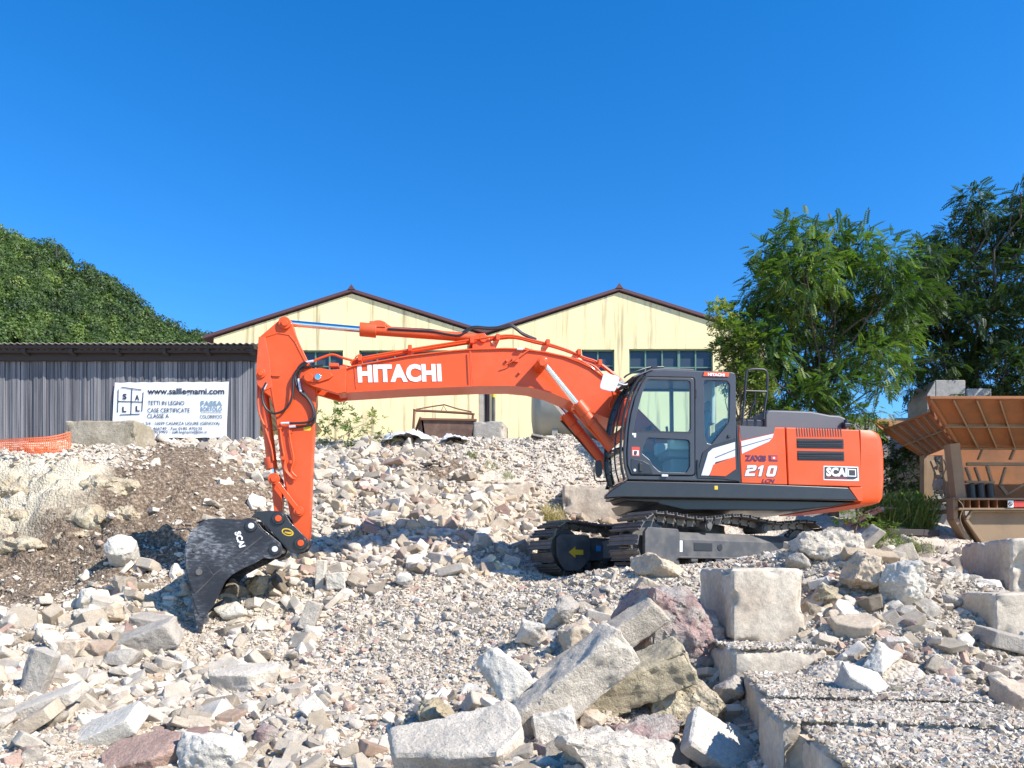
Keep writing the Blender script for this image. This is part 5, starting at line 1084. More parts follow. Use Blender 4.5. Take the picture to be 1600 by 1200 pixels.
# ---------------------------------------------------------------- skip, tank, sheets
M['rust'] = paint('rusty_steel', (.10, .055, .04), rough=.85, dirt=.9, dirtcol=(.26, .16, .11), scale=4, bump=.3)
M['rustbar'] = paint('rusty_red_bar', (.20, .085, .05), rough=.8, bump=.2)
M['tank'] = paint('grey_tank_steel', (.33, .32, .27), rough=.5, metal=.3, dirt=.5, dirtcol=(.20, .19, .16), scale=1.2)
YK = 20.5; o_ = W(692, 695, YK); sk_ = empty('skip', o_); tag(sk_, 'rusty open steel skip with a bent lifting frame beside the small concrete block', 'skip')
def kq(px, py, dy=0): return W(px, py, YK)-o_+Vector((0, dy, 0))
m = MB(); A_ = [kq(658, 655.5), kq(744, 656.5), kq(737, 700), kq(664, 700)]; m.prism(A_, [p+Vector((0, .05, 0)) for p in A_]); A2 = [p+Vector((-.0, 1.2, 0)) for p in A_]; m.prism(A2, [p+Vector((0, .05, 0)) for p in A2])
m.prism([A_[0], A_[3], A_[3]+Vector((0, 1.25, 0)), A_[0]+Vector((-.25, 1.25, .0))], [p+Vector((.05, 0, 0)) for p in (A_[0], A_[3], A_[3]+Vector((0, 1.25, 0)), A_[0]+Vector((-.25, 1.25, 0)))])
m.prism([A_[1], A_[2], A_[2]+Vector((0, 1.25, 0)), A_[1]+Vector((0, 1.25, 0))], [p-Vector((.05, 0, 0)) for p in (A_[1], A_[2], A_[2]+Vector((0, 1.25, 0)), A_[1]+Vector((0, 1.25, 0)))]); m.build('tub', M['rust'], sk_)
m = MB(); m.bar(kq(657, 655, -.02), kq(745, 656.5, -.02), .06, .05); m.bar(kq(657, 652.5), kq(641, 668, .9), .05, .05); m.build('rim', M['rustbar'], sk_)
m = MB(); m.tube([kq(641, 672, .6), kq(643, 636, .6), kq(646, 634, .6), kq(690, 636, .6), kq(735, 639, .6), kq(737, 642, .6), kq(736, 656, .6)], .035, smooth=2); m.tube([kq(646, 632, .6), kq(668, 628, .6), kq(688, 625, .6), kq(693, 625, .6), kq(712, 631, .6), kq(735, 636, .6)], .018, smooth=2)
m.tube([kq(686, 635, .6), kq(690, 626, .6), kq(695, 635, .6)], .012, smooth=0); m.build('lifting_frame', M['rustbar'], sk_)
o_ = W(900, 640, 20.6); tnk = empty('tank', o_); tag(tnk, 'large grey steel tank lying on its side under the boom', 'tank')
m = MB(); n_ = 40; ra = .86
prof = [(-1.2, .0), (-1.19, .35), (-1.15, .62), (-1.06, .80), (-.95, ra), (1.15, ra), (1.3, .7), (1.34, 0)]
vs = [(x_, r_*math.cos(2*math.pi*k/n_), r_*math.sin(2*math.pi*k/n_)) for x_, r_ in prof for k in range(n_)]
m.add(vs, [(i_*n_+k, i_*n_+(k+1) % n_, (i_+1)*n_+(k+1) % n_, (i_+1)*n_+k) for i_ in range(len(prof)-1) for k in range(n_)]); m.build('shell', M['tank'], tnk, ang=50)
m = MB(); m.box((-.6, 0, -.88), (.15, 1.2, .5)); m.box((.8, 0, -.88), (.15, 1.2, .5)); m.build('saddle', M['tank'], tnk)
M['sheet'] = paint('crumpled_plastic', (.62, .61, .62), rough=.4)
def crumple(name, px, py, wpx, hpx, Y, seed, label):
    n_ = 40; u, v = np.meshgrid(np.linspace(-1, 1, n_), np.linspace(-1, 1, n_)); r_ = np.maximum(0, 1-(np.abs(u)**2.2+np.abs(v)**2.2)/1.3)
    z_ = r_**.5*(.35+1.3*np.abs(fbm(u*2.2+seed, v*2.2, 4)))*hpx/FP*Y*1.1; x_ = u*wpx/2/FP*Y*(1+.25*fbm(u*1.5+seed, v*1.5+5, 2)); y_ = v*.55
    P = np.stack([x_, y_, z_], -1).reshape(-1, 3); k_ = np.arange((n_-1)**2); a_ = (k_//(n_-1))*n_+k_ % (n_-1)
    o = link(name, npmesh(name, P, np.stack([a_, a_+1, a_+n_+1, a_+n_], 1), False), M['sheet']); p = W(px, py, Y); p.z = max(p.z, gz(p.x, p.y)-.02); o.location = p; o.modifiers.new('thick', 'SOLIDIFY').thickness = .01; tag(o, label, 'plastic sheet')
crumple('plastic_sheet', 640, 692, 74, 24, 18.1, 2, 'crumpled grey and white plastic sheet lying before the skip')
crumple('plastic_sheet', 712, 698, 40, 18, 18.0, 9, 'small white torn sheet on the heap crest under the skip')
m = MB(); m.box((0, 0, 0), (1.0, .5, .04), Matrix.Rotation(R(12), 3, 'Y')); o = m.build('grey_board', M['grey_rock']); o.location = W(862, 688, 18.3); tag(o, 'thin grey board lying on the crest before the tank', 'board')
# ---------------------------------------------------------------- foliage
def leafmat(name, stops, tr=.35, rough=.5):
    m, t, b = mat(name); N, L = t.nodes, t.links; at = N.new('ShaderNodeAttribute'); at.attribute_name = 'tint'; sx = N.new('ShaderNodeSeparateColor'); L.new(at.outputs['Color'], sx.inputs[0])
    rp = ramp(N, stops); L.new(sx.outputs[0], rp.inputs[0]); L.new(rp.outputs[0], b.inputs['Base Color']); b.inputs['Roughness'].default_value = rough; b.inputs['Specular IOR Level'].default_value = .35
    tl = N.new('ShaderNodeBsdfTranslucent'); vm = N.new('ShaderNodeVectorMath'); vm.operation = 'MULTIPLY'; vm.inputs[1].default_value = (1.3, 1.5, .5); L.new(rp.outputs[0], vm.inputs[0]); L.new(vm.outputs[0], tl.inputs['Color'])
    mx = N.new('ShaderNodeMixShader'); mx.inputs[0].default_value = tr; L.new(b.outputs[0], mx.inputs[1]); L.new(tl.outputs[0], mx.inputs[2]); L.new(mx.outputs[0], N['Material Output'].inputs[0]); return m
M['locust'] = leafmat('locust_leaf', [(0, (.03, .065, .018)), (.5, (.078, .15, .034)), (.85, (.16, .235, .05)), (1, (.27, .32, .085))])
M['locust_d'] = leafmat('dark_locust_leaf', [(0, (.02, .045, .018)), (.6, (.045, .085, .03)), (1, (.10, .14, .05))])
M['broad'] = leafmat('broad_leaf', [(0, (.05, .10, .02)), (.5, (.14, .21, .05)), (1, (.36, .36, .10))])
M['forest'] = leafmat('forest_leaf', [(0, (.03, .055, .02)), (.45, (.095, .155, .04)), (.8, (.20, .26, .06)), (1, (.31, .34, .09))], .35)
M['weed'] = leafmat('weed_leaf', [(0, (.07, .13, .03)), (.6, (.14, .22, .05)), (1, (.35, .33, .14))])
M['dry'] = leafmat('dry_grass', [(0, (.40, .32, .18)), (1, (.55, .46, .28))])
M['bark'] = paint('bark', (.10, .08, .06), rough=.95, bump=.6, dirt=.5, dirtcol=(.05, .045, .04))
def diamonds(items):
    V, F = [], []
    for p, d, l, w_ in items:
        p, d = Vector(p), Vector(d).normalized(); s = d.cross(Vector((0, 0, 1))).normalized(); n = len(V)
        V += [p, p+d*l*.45+s*w_*.5, p+d*l-Vector((0, 0, l*.12)), p+d*l*.45-s*w_*.5]; F.append((n, n+1, n+2, n+3))
    return np.array([v[:] for v in V]), np.array(F)
fr_ = []
for k in range(7):
    x_ = .16+k*.12
    for s_ in (-1, 1): fr_.append(((x_, 0, -.28*x_*x_), (.45, s_, -.1), .27*(1-.035*k), .135))
fr_.append(((.95, 0, -.26), (1, 0, -.3), .24, .11))
FROND = diamonds(fr_)
LEAFY = diamonds([((.0, 0, 0), (1, .6, .1), .5, .24), ((.15, 0, 0), (1, -.7, .2), .5, .24), ((.3, 0, 0), (1, .2, .2), .55, .26), ((.1, 0, .1), (.2, -1, .4), .45, .22), ((.1, 0, .1), (-.1, 1, .5), .45, .22)])
BLADE = diamonds([((0, 0, 0), (.25, .1, 1), 1, .022), ((.05, .03, 0), (-.3, .1, 1), .8, .025), ((0, -.04, 0), (.1, -.35, 1), .9, .022), ((.02, 0, 0), (.5, .3, 1), .7, .03), ((0, 0, 0), (-.1, -.1, 1), 1.1, .02), ((.02, 0, .45), (.7, .3, .5), .22, .07), ((0, 0, .6), (-.6, .3, .6), .2, .07), ((0, 0, .3), (.2, -.7, .5), .22, .07), ((0, 0, .75), (.3, .6, .7), .2, .06)])
CARD = diamonds([((-.4, 0, 0), (1, 0, 0), .9, .7), ((0, -.4, .15), (0, 1, .2), .9, .7)])
def orient(tpl, P, D, S, tint, rs, roll=None):
    """copies of a template along directions D at P"""
    v, f = tpl; n = len(P); D = D/np.linalg.norm(D, axis=1, keepdims=True); up = np.tile([0, 0, 1.], (n, 1))+rs.normal(0, .25, (n, 3)); Sd = np.cross(up, D); Sd /= np.linalg.norm(Sd, axis=1, keepdims=True)+1e-9; U = np.cross(D, Sd)
    X_ = P[:, None]+S[:, None, None]*(v[None, :, 0:1]*D[:, None]+v[None, :, 1:2]*Sd[:, None]+v[None, :, 2:3]*U[:, None])
    return X_.reshape(-1, 3), (f[None]+(np.arange(n)*len(v))[:, None, None]).reshape(-1, f.shape[1]), np.repeat(np.stack([tint]*3+[np.ones(n)], 1), len(v), 0)
def crown(name, clumps, tpl, size, dens, m, parent, seed, off, droop=.45, tintf=None, hollow=.35):
    rs = np.random.RandomState(seed); P, D, T = [], [], []
    for cx, cy, cz, r in clumps:
        n = int(dens*r*r); d = rs.normal(0, 1, (n, 3)); d /= np.linalg.norm(d, axis=1, keepdims=True); rad = r*rs.uniform(hollow, 1, n)**.6*(1+.25*np.sin(d[:, 0]*5+d[:, 2]*4+cx*7))
        p = d*rad[:, None]*[1, 1, .82]+[cx, cy, cz]; P.append(p); q = d*[1, 1, .6]+rs.normal(0, .45, (n, 3)); q[:, 2] -= droop*.6; D.append(q)
        T.append(np.clip(rs.normal(.45, .22, n)+rs.normal(0, .13), 0, 1))
    P, D, T = np.concatenate(P), np.concatenate(D), np.concatenate(T); V_, F_, C_ = orient(tpl, P-np.array(off), D, rs.uniform(.7, 1.25, len(P))*size, T, rs)
    return link(name, npmesh(name, V_, F_, False, C_), m, parent)
def clumps_px(L_, Y, dy, seed):
    rr = random.Random(seed); o = []
    for px, py, r in L_:
        y_ = Y+rr.uniform(-dy, dy); p = W(px, py, Y); k = r/FP*Y
        p = W(px, py, y_); o.append((p.x, p.y, p.z, r/FP*y_))
    return o
def tree(name, label, base, cl, tpl, size, dens, m, seed, trunk_r=.11, cat='tree', group=None, fork=.35, **kw):
    o = empty(name, base); tag(o, label, cat, group); base = Vector(base); rr = random.Random(seed); mb = MB()
    cc = sum((Vector(c[:3]) for c in cl), Vector())/len(cl); top = cc+Vector((0, 0, .2)); h0 = base.lerp(top, fork)
    def limb(a, b2, r0, r1, n=6):
        pts = [a.lerp(b2, k/n)+Vector((rr.uniform(-1, 1), rr.uniform(-1, 1), rr.uniform(-.3, .3)))*(.09*(b2-a).length*(0 if k in (0, n) else .6)) for k in range(n+1)]
        for k in range(n): mb.cyl(pts[k]-base, pts[k+1]-base, r0+(r1-r0)*k/n, r0+(r1-r0)*(k+1)/n, n=7)
    limb(base, h0, trunk_r, trunk_r*.8); limb(h0, top, trunk_r*.7, trunk_r*.25)
    for c in cl:
        p = Vector(c[:3]); s = h0.lerp(top, rr.uniform(0, .8)); limb(s, p, trunk_r*.26, trunk_r*.08)
        for _ in range(4):
            d = Vector((rr.gauss(0, 1), rr.gauss(0, 1), rr.gauss(.3, .8))).normalized()*c[3]*.85; limb(p.lerp(s, rr.uniform(0, .3)), p+d, trunk_r*.07, trunk_r*.03, 3)
    mb.build('trunk', M['bark'], o, ang=60); crown('crown', cl, tpl, size, dens, m, o, seed, base, **kw); return o
T1 = [(1250,375,42),(1225,400,38),(1300,385,40),(1345,400,45),(1195,395,22),(1390,410,40),(1260,430,55),(1330,455,60),(1200,450,42),(1405,455,42),(1285,500,58),(1225,505,45),(1375,505,50),(1170,475,24),(1155,500,22),(1185,545,50),(1250,560,52),(1330,540,40),(1400,530,38),(1390,575,32),(1220,605,42),(1270,625,42),(1300,590,28),(1165,590,34),(1190,635,26),(1380,605,20),(1235,350,18),(1310,352,14),(1330,640,22),(1215,655,30),(1255,660,30),(1300,662,30),(1180,655,22),(1245,470,50),(1300,430,45),(1350,495,40),(1200,560,40),(1300,600,40),(1360,560,40),(1180,510,34),(1215,430,34)]
tree('locust_tree', 'bright green feathery locust tree just behind the rear of the machine', (W(1303, 700, 17.3).x, 17.3, gz(W(1303, 0, 17.3).x, 17.3)-.1), clumps_px(T1, 17.2, 1.1, 3), FROND, .27, 600, M['locust'], 21, .12)
T2 = [(1520,310,24),(1530,345,34),(1490,375,36),(1560,375,44),(1455,395,28),(1605,350,46),(1595,300,18),(1640,330,50),(1440,430,36),(1490,440,48),(1560,440,52),(1630,430,60),(1470,500,46),(1530,510,56),(1600,520,60),(1500,560,40),(1450,470,30),(1560,580,56),(1630,600,60),(1520,610,40),(1440,500,36),(1432,460,34),(1420,510,30),(1445,410,30),(1450,640,26),(1480,640,30),(1520,650,34),(1435,560,30),(1465,570,34),(1425,600,20),(1470,450,30),(1690,380,60),(1690,500,70),(1480,600,24),(1590,650,40),(1450,620,14)]
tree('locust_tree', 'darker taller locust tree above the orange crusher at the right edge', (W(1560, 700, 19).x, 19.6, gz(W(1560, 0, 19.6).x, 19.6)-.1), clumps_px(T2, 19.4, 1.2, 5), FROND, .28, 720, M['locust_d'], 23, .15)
T3 = [(1128,492,22),(1140,520,24),(1120,478,10),(1160,535,26),(1150,560,26),(1125,545,14),(1165,585,24),(1145,600,16),(1195,600,18),(1180,620,20)]
tree('laurel_tree', 'small yellowish green broadleaf tree against the yellow gable above the cab', (W(1165, 700, 16.4).x, 16.4, gz(W(1165, 0, 16.4).x, 16.4)-.1), clumps_px(T3, 16.4, .5, 7), LEAFY, .19, 1100, M['broad'], 25, .05, droop=0)
# bushes in the shade by the wall and the bright bush by the arm
def bush(label, L_, Y, tpl, size, dens, m, seed, dy=.4, base=None, r=.03, **kw):
    cl = clumps_px(L_, Y, dy, seed); x_ = cl[0][0]; return tree('bush', label, (x_, Y, gz(x_, Y)-.05 if base is None else base), cl, tpl, size, dens, m, seed, r, 'bush', None, .15, **kw)
bush('airy bright green bush growing on the heap crest right of the arm', [(540,655,26),(515,668,22),(565,662,24),(585,655,16),(500,650,14),(530,638,14),(548,685,16),(590,682,14),(610,684,12),(520,690,14),(505,682,12)], 17.9, LEAFY, .17, 330, M['weed'], 31, .3, droop=-.2, r=.02)
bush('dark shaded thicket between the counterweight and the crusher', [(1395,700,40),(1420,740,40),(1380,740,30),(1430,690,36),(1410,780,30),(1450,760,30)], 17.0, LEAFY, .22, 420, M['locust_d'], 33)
bush('leafy green bush behind the right end of the tracks', [(1325,806,14),(1345,812,12),(1310,812,12),(1365,818,12),(1388,822,14)], 13.6, LEAFY, .14, 900, M['weed'], 35, .2)
bush('low foliage spilling over the concrete wall by the engine hood', [(1335,655,22),(1360,665,22),(1385,650,16),(1310,665,18),(1355,640,14)], 16.8, FROND, .28, 330, M['locust'], 37, .3)
# weeds
def tuft(name, label, px, py, Y, wpx, hpx, n, m, seed, cat='weeds', kind=None):
    rs_ = np.random.RandomState(seed); x_ = (px+rs_.uniform(-.5, .5, n)*wpx-800)/FP*Y; y_ = Y+rs_.uniform(-.4, .4, n)*wpx/FP*Y; z_ = ground(x_, y_); h = hpx/FP*Y
    o = empty(name, (float(x_.mean()), Y, float(z_.mean()))); P = np.stack([x_, y_, z_], 1)-np.array(o.location); D = rs_.normal(0, .18, (n, 3))+[0, 0, 1]
    v, f = BLADE; v2 = np.stack([v[:, 2], v[:, 0], v[:, 1]], 1); V_, F_, C_ = orient((v2, f), P, D, rs_.uniform(.5, 1.1, n)*h, rs_.uniform(0, 1, n), rs_); bpy.data.objects.remove(o)
    o = link(name, npmesh(name, V_, F_, False, C_), m); o.location = (float(x_.mean()), Y, float(z_.mean())); tag(o, label, cat, kind=kind); return o
tuft('weed_patch', 'tall sunlit weeds between the counterweight and the crusher legs', 1405, 0, 15.2, 80, 60, 620, M['weed'], 1, kind='stuff')
tuft('weed_patch', 'shorter weeds before the dark thicket', 1390, 0, 13.8, 100, 26, 260, M['weed'], 2, kind='stuff')
for k, (px, Y, w_, h_, mm, lb) in enumerate([(738, 16.9, 14, 15, 'weed', 'green tuft on the far heap nearest the skip'), (768, 16.6, 18, 14, 'weed', 'middle green tuft on the far heap'), (795, 16.4, 14, 13, 'weed', 'right hand green tuft on the far heap'), (858, 14.9, 16, 16, 'weed', 'green tuft at the foot of the old wall'),
    (866, 15.2, 34, 36, 'dry', 'dry straw clump hanging by the old block wall'), (790, 16.0, 90, 14, 'dry', 'thin dry grass across the far heap')]): tuft('grass_tuft', lb, px, 0, Y, w_, h_, 26 if mm == 'weed' else 70, M[mm], 10+k, 'grass tuft')
# ---------------------------------------------------------------- wooded hill
def hz_(x, y):
    t_ = np.clip((y-150)/170, 0, 1); pr = (x/y*FP+800); ridge = np.interp(x, [-420, -213, -197, -187, -173, -160, -147, -133, -121, -112, -80], [215, 145, 140, 136, 127, 118, 108, 102, 99, 92, 60]); return ridge*(t_**.8)
hx, hy = np.meshgrid(np.linspace(-420, -60, 90), np.linspace(150, 420, 60)); hzz = hz_(hx, np.minimum(hy, 320))-np.maximum(0, hy-320)*.7-6
k_ = np.arange(89*59); a_ = (k_//89)*90+k_ % 89; M['hill'] = paint('hill_soil', (.05, .07, .03), rough=1)
tag(link('hillside', npmesh('hillside', np.stack([hx.ravel(), hy.ravel(), hzz.ravel()], 1), np.stack([a_, a_+1, a_+91, a_+90], 1), True), M['hill']), kind='structure')
rs_ = np.random.RandomState(77); n = 2300; ty = rs_.uniform(168, 326, n); tp = rs_.uniform(-60, 370, n); tx = (tp-800)/FP*ty; tz = hz_(tx, np.minimum(ty, 320))-6
pyy = HZ-FP*tz/ty; ok = (pyy < 560); tx, ty, tz = tx[ok], ty[ok], tz[ok]; n = len(tx); rad = rs_.uniform(2.0, 4.0, n)*rs_.uniform(.8, 1.3, n); base_t = np.clip(rs_.normal(.42, .2, n)+.25*(n2(tx*.03+5, ty*.03)-.5)*2+.25*np.clip((270-ty)/100, -1, 1), 0, 1)
K_ = 220; d = rs_.normal(0, 1, (n, K_, 3)); d /= np.linalg.norm(d, axis=2, keepdims=True); d[..., 2] = np.abs(d[..., 2])*1.1-.3
wob = 1+.28*np.sin(d[..., 0]*6+tx[:, None])*np.cos(d[..., 1]*5+ty[:, None])
P = np.stack([tx, ty, tz+rad*.9], 1)[:, None]+d*rad[:, None, None]*wob[..., None]*[1, 1, 1.15]; nn = (d+rs_.normal(0, .35, d.shape)).reshape(-1, 3); nn /= np.linalg.norm(nn, axis=1, keepdims=True); t1 = np.cross(nn, rs_.normal(0, 1, nn.shape)); t1 /= np.linalg.norm(t1, axis=1, keepdims=True); t2 = np.cross(nn, t1)
T_ = np.clip(np.repeat(base_t, K_)+rs_.normal(0, .10, n*K_), 0, 1); sz = rs_.uniform(.3, .6, (n*K_, 1)); P = P.reshape(-1, 3)
V_ = np.stack([P-t1*sz, P-t2*sz*.6, P+t1*sz, P+t2*sz*.6], 1).reshape(-1, 3); F_ = np.arange(n*K_*4).reshape(-1, 4); C_ = np.repeat(np.stack([T_]*3+[np.ones_like(T_)], 1), 4, 0)
tag(link('forest', npmesh('forest', V_, F_, False, C_), M['forest']), kind='stuff')
m = MB(); p = W(88, 402, 300); m.cyl(p, p+Vector((0, 0, 4.0)), .28, .22, n=8); m.box(p+Vector((0, 0, 3.3)), (1.2, .2, .2)); tag(m.build('mast', M['dark_wood']), 'thin dark mast standing on the wooded ridge', 'mast')
# ---------------------------------------------------------------- concrete walls behind the trees
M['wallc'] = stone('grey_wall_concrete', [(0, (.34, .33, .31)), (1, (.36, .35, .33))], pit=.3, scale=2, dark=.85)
wl_ = empty('retaining_wall', (W(1300, 0, 18.6).x, 18.6, .8)); tag(wl_, 'long low retaining wall of grey concrete panels behind the engine hood', 'wall')
for k in range(9):
    x_ = W(1130, 0, 18.6).x+k*1.23-wl_.location.x; m = MB(); m.box((x_+.6, .4, 1.5), (1.2, .8, 3.05+.05*math.sin(k*3))); m.build('wall_panel', M['wallc'], wl_, .03)
wl2 = empty('raised_wall', (W(1470, 0, 18.4).x, 18.2, 2.6)); tag(wl2, 'raised block of pale concrete panels rising above the low retaining wall', 'wall')
m = MB(); m.box((.12, .5, 1.05), (.72, 1.0, 2.0)); m.build('wall_panel', M['wallc'], wl2, .03); m = MB(); m.box((.80, .5, .95), (.60, 1.0, 1.8)); m.build('wall_panel', M['wallc'], wl2, .03); m = MB(); m.prism([(-.44, 0, .6), (-.24, 0, .05), (-.24, 0, 2.04), (-.44, 0, 1.7)], [(-.44, .9, .6), (-.24, .9, .05), (-.24, .9, 2.04), (-.44, .9, 1.7)]); m.build('end_panel', M['wallc'], wl2, .02)
# ---------------------------------------------------------------- crusher
M['crush'] = paint('dusty_orange_steel', (.32, .115, .035), rough=.8, dirt=.95, dirtcol=(.13, .085, .05), scale=1.6, bump=.15)
M['crush_l'] = paint('bleached_tan_steel', (.32, .22, .13), rough=.85, dirt=.9, dirtcol=(.17, .125, .085), scale=1.8, bump=.15)
CK = 1.2; o_ = Vector((6.8*CK, 12.2*CK, .1)); cr = empty('crusher', o_); tag(cr, 'dusty orange mobile crusher with a flared ribbed hopper at the right edge', 'crusher')
def c(px, py, Y): return W(px, py, Y*CK)-o_
def sheet(name, P, th, m, parent=cr, ribs=(), rib=.05, out=1):
    n_ = (P[1]-P[0]).cross(P[-1]-P[0]).normalized()*out; mb = MB(); mb.prism(P, [p+n_*th for p in P]); o = mb.build(name, m, parent, .004)
    mb = MB()
    for (a_, b2) in ribs: mb.bar(a_-n_*rib*.5, b2-n_*rib*.5, .022, rib*1.3, n_)
    if ribs: mb.build('ribs', M['crush_l'], o)
    return o
RT = 11.1; TLp, TRp = c(1451, 622, RT), c(1451, 622, RT)+Vector((5, 0, 0)); BLp = c(1497, 697, 12.2); BRp = BLp+Vector((4.4, 0, 0))
rib_ = [(TLp.lerp(TRp, t_), BLp.lerp(BRp, t_+.0)) for t_ in (.085, .165, .245, .33, .405, .49, .57, .65, .73, .82)]+[(TLp.lerp(BLp, .52), TRp.lerp(BRp, .52))]
sheet('hopper_side', [TLp, TRp, BRp, BLp], .03, M['crush'], ribs=rib_, rib=.06, out=1)
m = MB(); m.bar(TLp, TRp, .10, .05); m.bar(BLp, BRp, .10, .07); m.bar(TLp, BLp, .05, .12, (0, 1, .4)); m.build('hopper_rim', M['crush'], cr, .006)
A_, B2, C2, D2 = c(1380, 673, 13.7), c(1456, 644, 12.2), c(1492, 692, 12.25), c(1440, 713, 13.3)
sheet('hopper_wing', [A_, B2, C2, D2], .03, M['crush'], ribs=[(A_.lerp(B2, t_), D2.lerp(C2, t_)) for t_ in (.2, .38, .55, .72, .88)]+[(A_.lerp(D2, .55), B2.lerp(C2, .55))], rib=.05, out=1)
m = MB(); m.bar(A_, B2, .06, .05); m.bar(B2, C2, .07, .10, (1, 0, 0)); m.bar(A_, D2, .05, .05); m.bar(D2, C2, .06, .05); m.bar(B2, TLp, .05, .08); m.build('wing_rim', M['crush'], cr, .006)
for t_ in (.1, .3, .5, .7, .9):
    m = MB(); p_ = B2.lerp(C2, t_); q_ = TLp.lerp(BLp, t_); m.bar(p_, q_, .03, .08, (0, 0, 1)); m.build('gusset', M['crush'], cr, .003)
sheet('far_wing', [c(1380, 673, 13.72), c(1363, 657, 14.0), c(1363, 657, 14.0)+Vector((1.9, .9, 0)), c(1380, 673, 13.72)+Vector((1.2, .6, -.3))], .03, M['crush'])
sheet('far_side', [c(1363, 657, 14.0)+Vector((0, 0, 0)), c(1440, 713, 13.6), c(1440, 713, 13.6)+Vector((4, 0, 0)), c(1363, 657, 14.0)+Vector((4.5, .9, 0))], .03, M['crush'])
def bars(name, L_, m=M['crush_l'], **k):
    mb = MB()
    for a_, b2, w_, h_ in L_: mb.bar(a_, b2, w_*CK, h_*CK, (0, 1, 0))
    return mb.build(name, m, cr, .006)
bars('near_column', [(c(1487, 694, 12.1), c(1497, 780, 12.1), .16, .18)])
bars('near_leg', [(c(1487, 778, 12.1), c(1488, 812, 12.1), .07, .2), (c(1488, 811, 12.1), c(1516, 858, 12.1), .07, .2), (c(1500, 778, 12.1), c(1501, 806, 12.1), .03, .2), (c(1501, 805, 12.1), c(1533, 852, 12.1), .03, .2)])
bars('near_leg_web', [(c(1494, 780, 12.18), c(1495, 810, 12.18), .1, .02), (c(1495, 809, 12.18), c(1526, 855, 12.18), .14, .02)])
bars('far_column', [(c(1443, 712, 13.2), c(1443, 786, 13.2), .06, .14), (c(1452, 712, 13.2), c(1452, 786, 13.2), .14, .03)])
bars('far_leg', [(c(1443, 785, 13.2), c(1445, 822, 13.2), .06, .16), (c(1445, 821, 13.2), c(1473, 872, 13.2), .06, .16), (c(1458, 825, 13.4), c(1472, 858, 13.4), .06, .1)])
bars('cross_beam', [(c(1445, 788, 12.9), c(1492, 778, 12.1), .05, .08), (c(1446, 803, 12.9), c(1488, 798, 12.1), .04, .07), (c(1452, 790, 13), c(1470, 790, 13), .09, .04)])
bars('brace', [(c(1456, 720, 13), c(1474, 765, 12.8), .06, .05), (c(1466, 726, 12.9), c(1458, 760, 13), .03, .04), (c(1474, 712, 12.6), c(1480, 780, 12.6), .07, .05), (c(1470, 775, 12.6), c(1492, 740, 12.6), .03, .03)])
bars('long_beam', [(c(1492, 780.5, 12.0), c(1492, 780.5, 12.0)+Vector((3.5, 0, 0)), .03, .22), (c(1492, 796, 12.0), c(1492, 796, 12.0)+Vector((3.5, 0, 0)), .03, .22)])
bars('beam_web', [(c(1492, 788, 12.12), c(1492, 788, 12.12)+Vector((3.5, 0, 0)), .14, .02)]+[(c(x_, 781, 12.0), c(x_, 796, 12.0), .02, .2) for x_ in (1510, 1524, 1539, 1552, 1580, 1610)], M['crush'])
sheet('side_panel', [c(1518, 800, 12.02), c(1750, 800, 12.02), c(1750, 870, 12.02), c(1540, 870, 12.02), c(1510, 812, 12.02)], .06, M['crush_l'])
bars('panel_edge', [(c(1509, 812, 11.97), c(1518, 799, 11.97), .04, .06), (c(1509, 812, 11.97), c(1538, 852, 11.97), .04, .06), (c(1517, 799, 11.97), c(1750, 799, 11.97), .03, .06)])
bars('upper_frame', [(c(1500, 700, 12.25), c(1500, 700, 12.25)+Vector((3.4, 0, 0)), .05, .06), (c(1510, 725, 12.3), c(1700, 726, 12.3), .05, .05), (c(1508, 753, 12.3), c(1553, 754, 12.3), .04, .06), (c(1509, 730, 12.3), c(1517, 752, 12.3), .03, .05), (c(1523, 730, 12.3), c(1531, 752, 12.3), .03, .05), (c(1542, 728, 12.3), c(1549, 752, 12.3), .04, .05),
    (c(1571, 730, 12.3), c(1562, 760, 12.3), .03, .05), (c(1562, 758, 12.3), c(1573, 773, 12.3), .05, .05), (c(1573, 772, 12.3), c(1620, 745, 12.3), .03, .05), (c(1535, 702, 12.25), c(1528, 718, 12.25), .02, .06), (c(1585, 702, 12.25), c(1578, 718, 12.25), .03, .06)])
sheet('feeder_wall', [c(1497, 698, 12.6), c(1750, 698, 12.6), c(1750, 780, 12.6), c(1502, 780, 12.6)], .04, M['crush'])
m = MB()
for x_ in (1516, 1530, 1545): m.cyl(c(x_, 756, 12.35), c(x_+2, 779, 12.35), .075)
m.build('rubber_curtain', M['rubber'], cr, .01)
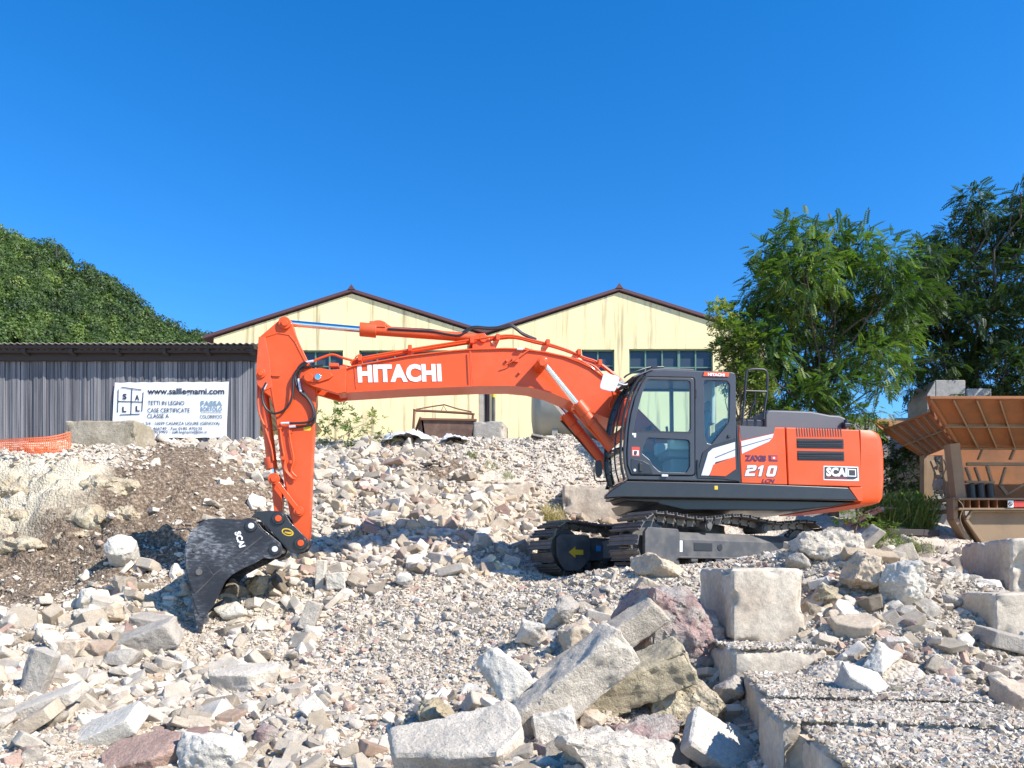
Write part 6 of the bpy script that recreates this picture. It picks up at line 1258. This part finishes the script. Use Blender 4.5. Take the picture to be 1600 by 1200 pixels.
bars('warning_sign', [(c(1583, 787.5, 11.88), c(1620, 787.5, 11.88), .10, .012)], M['red']); bars('warning_symbol', [(c(1574.5, 787.5, 11.88), c(1583.5, 787.5, 11.88), .11, .012)], M['white'])
n_ = 18; pc = c(1579, 787.5, 11.865); m = MB(); m.tube([pc+Vector((.034*math.cos(a_), 0, .034*math.sin(a_))) for a_ in np.linspace(0, 6.283, n_)], .006, smooth=0); m.bar(pc+Vector((-.022, 0, .022)), pc+Vector((.022, 0, -.022)), .01, .006, (0, 1, 0)); m.build('symbol_ring', M['dark'], cr)
m = MB(); m.tube([c(1473, 715, 12.4), c(1478, 730, 12.3), (c(1474, 745, 12.3)), c(1483, 765, 12.3), c(1478, 778, 12.3)], .012); m.tube([c(1498, 782, 11.85), c(1505, 792, 11.8), c(1500, 810, 11.8), c(1507, 830, 11.8)], .008); m.build('cables', M['crush_l'], cr)
bars('motor_box', [(c(1462, 757, 12.9), c(1472, 757, 12.9), .16, .2)], M['grey_rock'])
# odds and ends on the ground behind
M['pinkp'] = paint('faded_pink_board', (.50, .28, .25), rough=.8, dirt=.5, dirtcol=(.42, .35, .3))
m = MB()
for k in range(5): m.box((0, -.4+k*.2, .02*(k % 2)), (.75, .15, .03))
m.box((-.3, 0, -.05), (.08, 1, .08)); m.box((.3, 0, -.05), (.08, 1, .08)); o = m.build('pallet', M['pinkp'], None, .004); o.location = W(1367, 806, 15.3); o.location.z = gz(o.location.x, 15.3)+.16; o.rotation_euler = (R(-16), 0, R(20)); tag(o, 'faded pink slatted pallet lying behind the counterweight', 'pallet')
m = MB(); m.bar((0, 0, 0), (1.25, .5, .0), .12, .12); o = m.build('timber_beam', M['dark_wood'], None, .01); o.location = W(1382, 832, 14.2); o.location.z = gz(o.location.x+.6, 14.4)+.08; tag(o, 'dark heavy timber beam lying between the pallet and the crusher legs', 'beam')
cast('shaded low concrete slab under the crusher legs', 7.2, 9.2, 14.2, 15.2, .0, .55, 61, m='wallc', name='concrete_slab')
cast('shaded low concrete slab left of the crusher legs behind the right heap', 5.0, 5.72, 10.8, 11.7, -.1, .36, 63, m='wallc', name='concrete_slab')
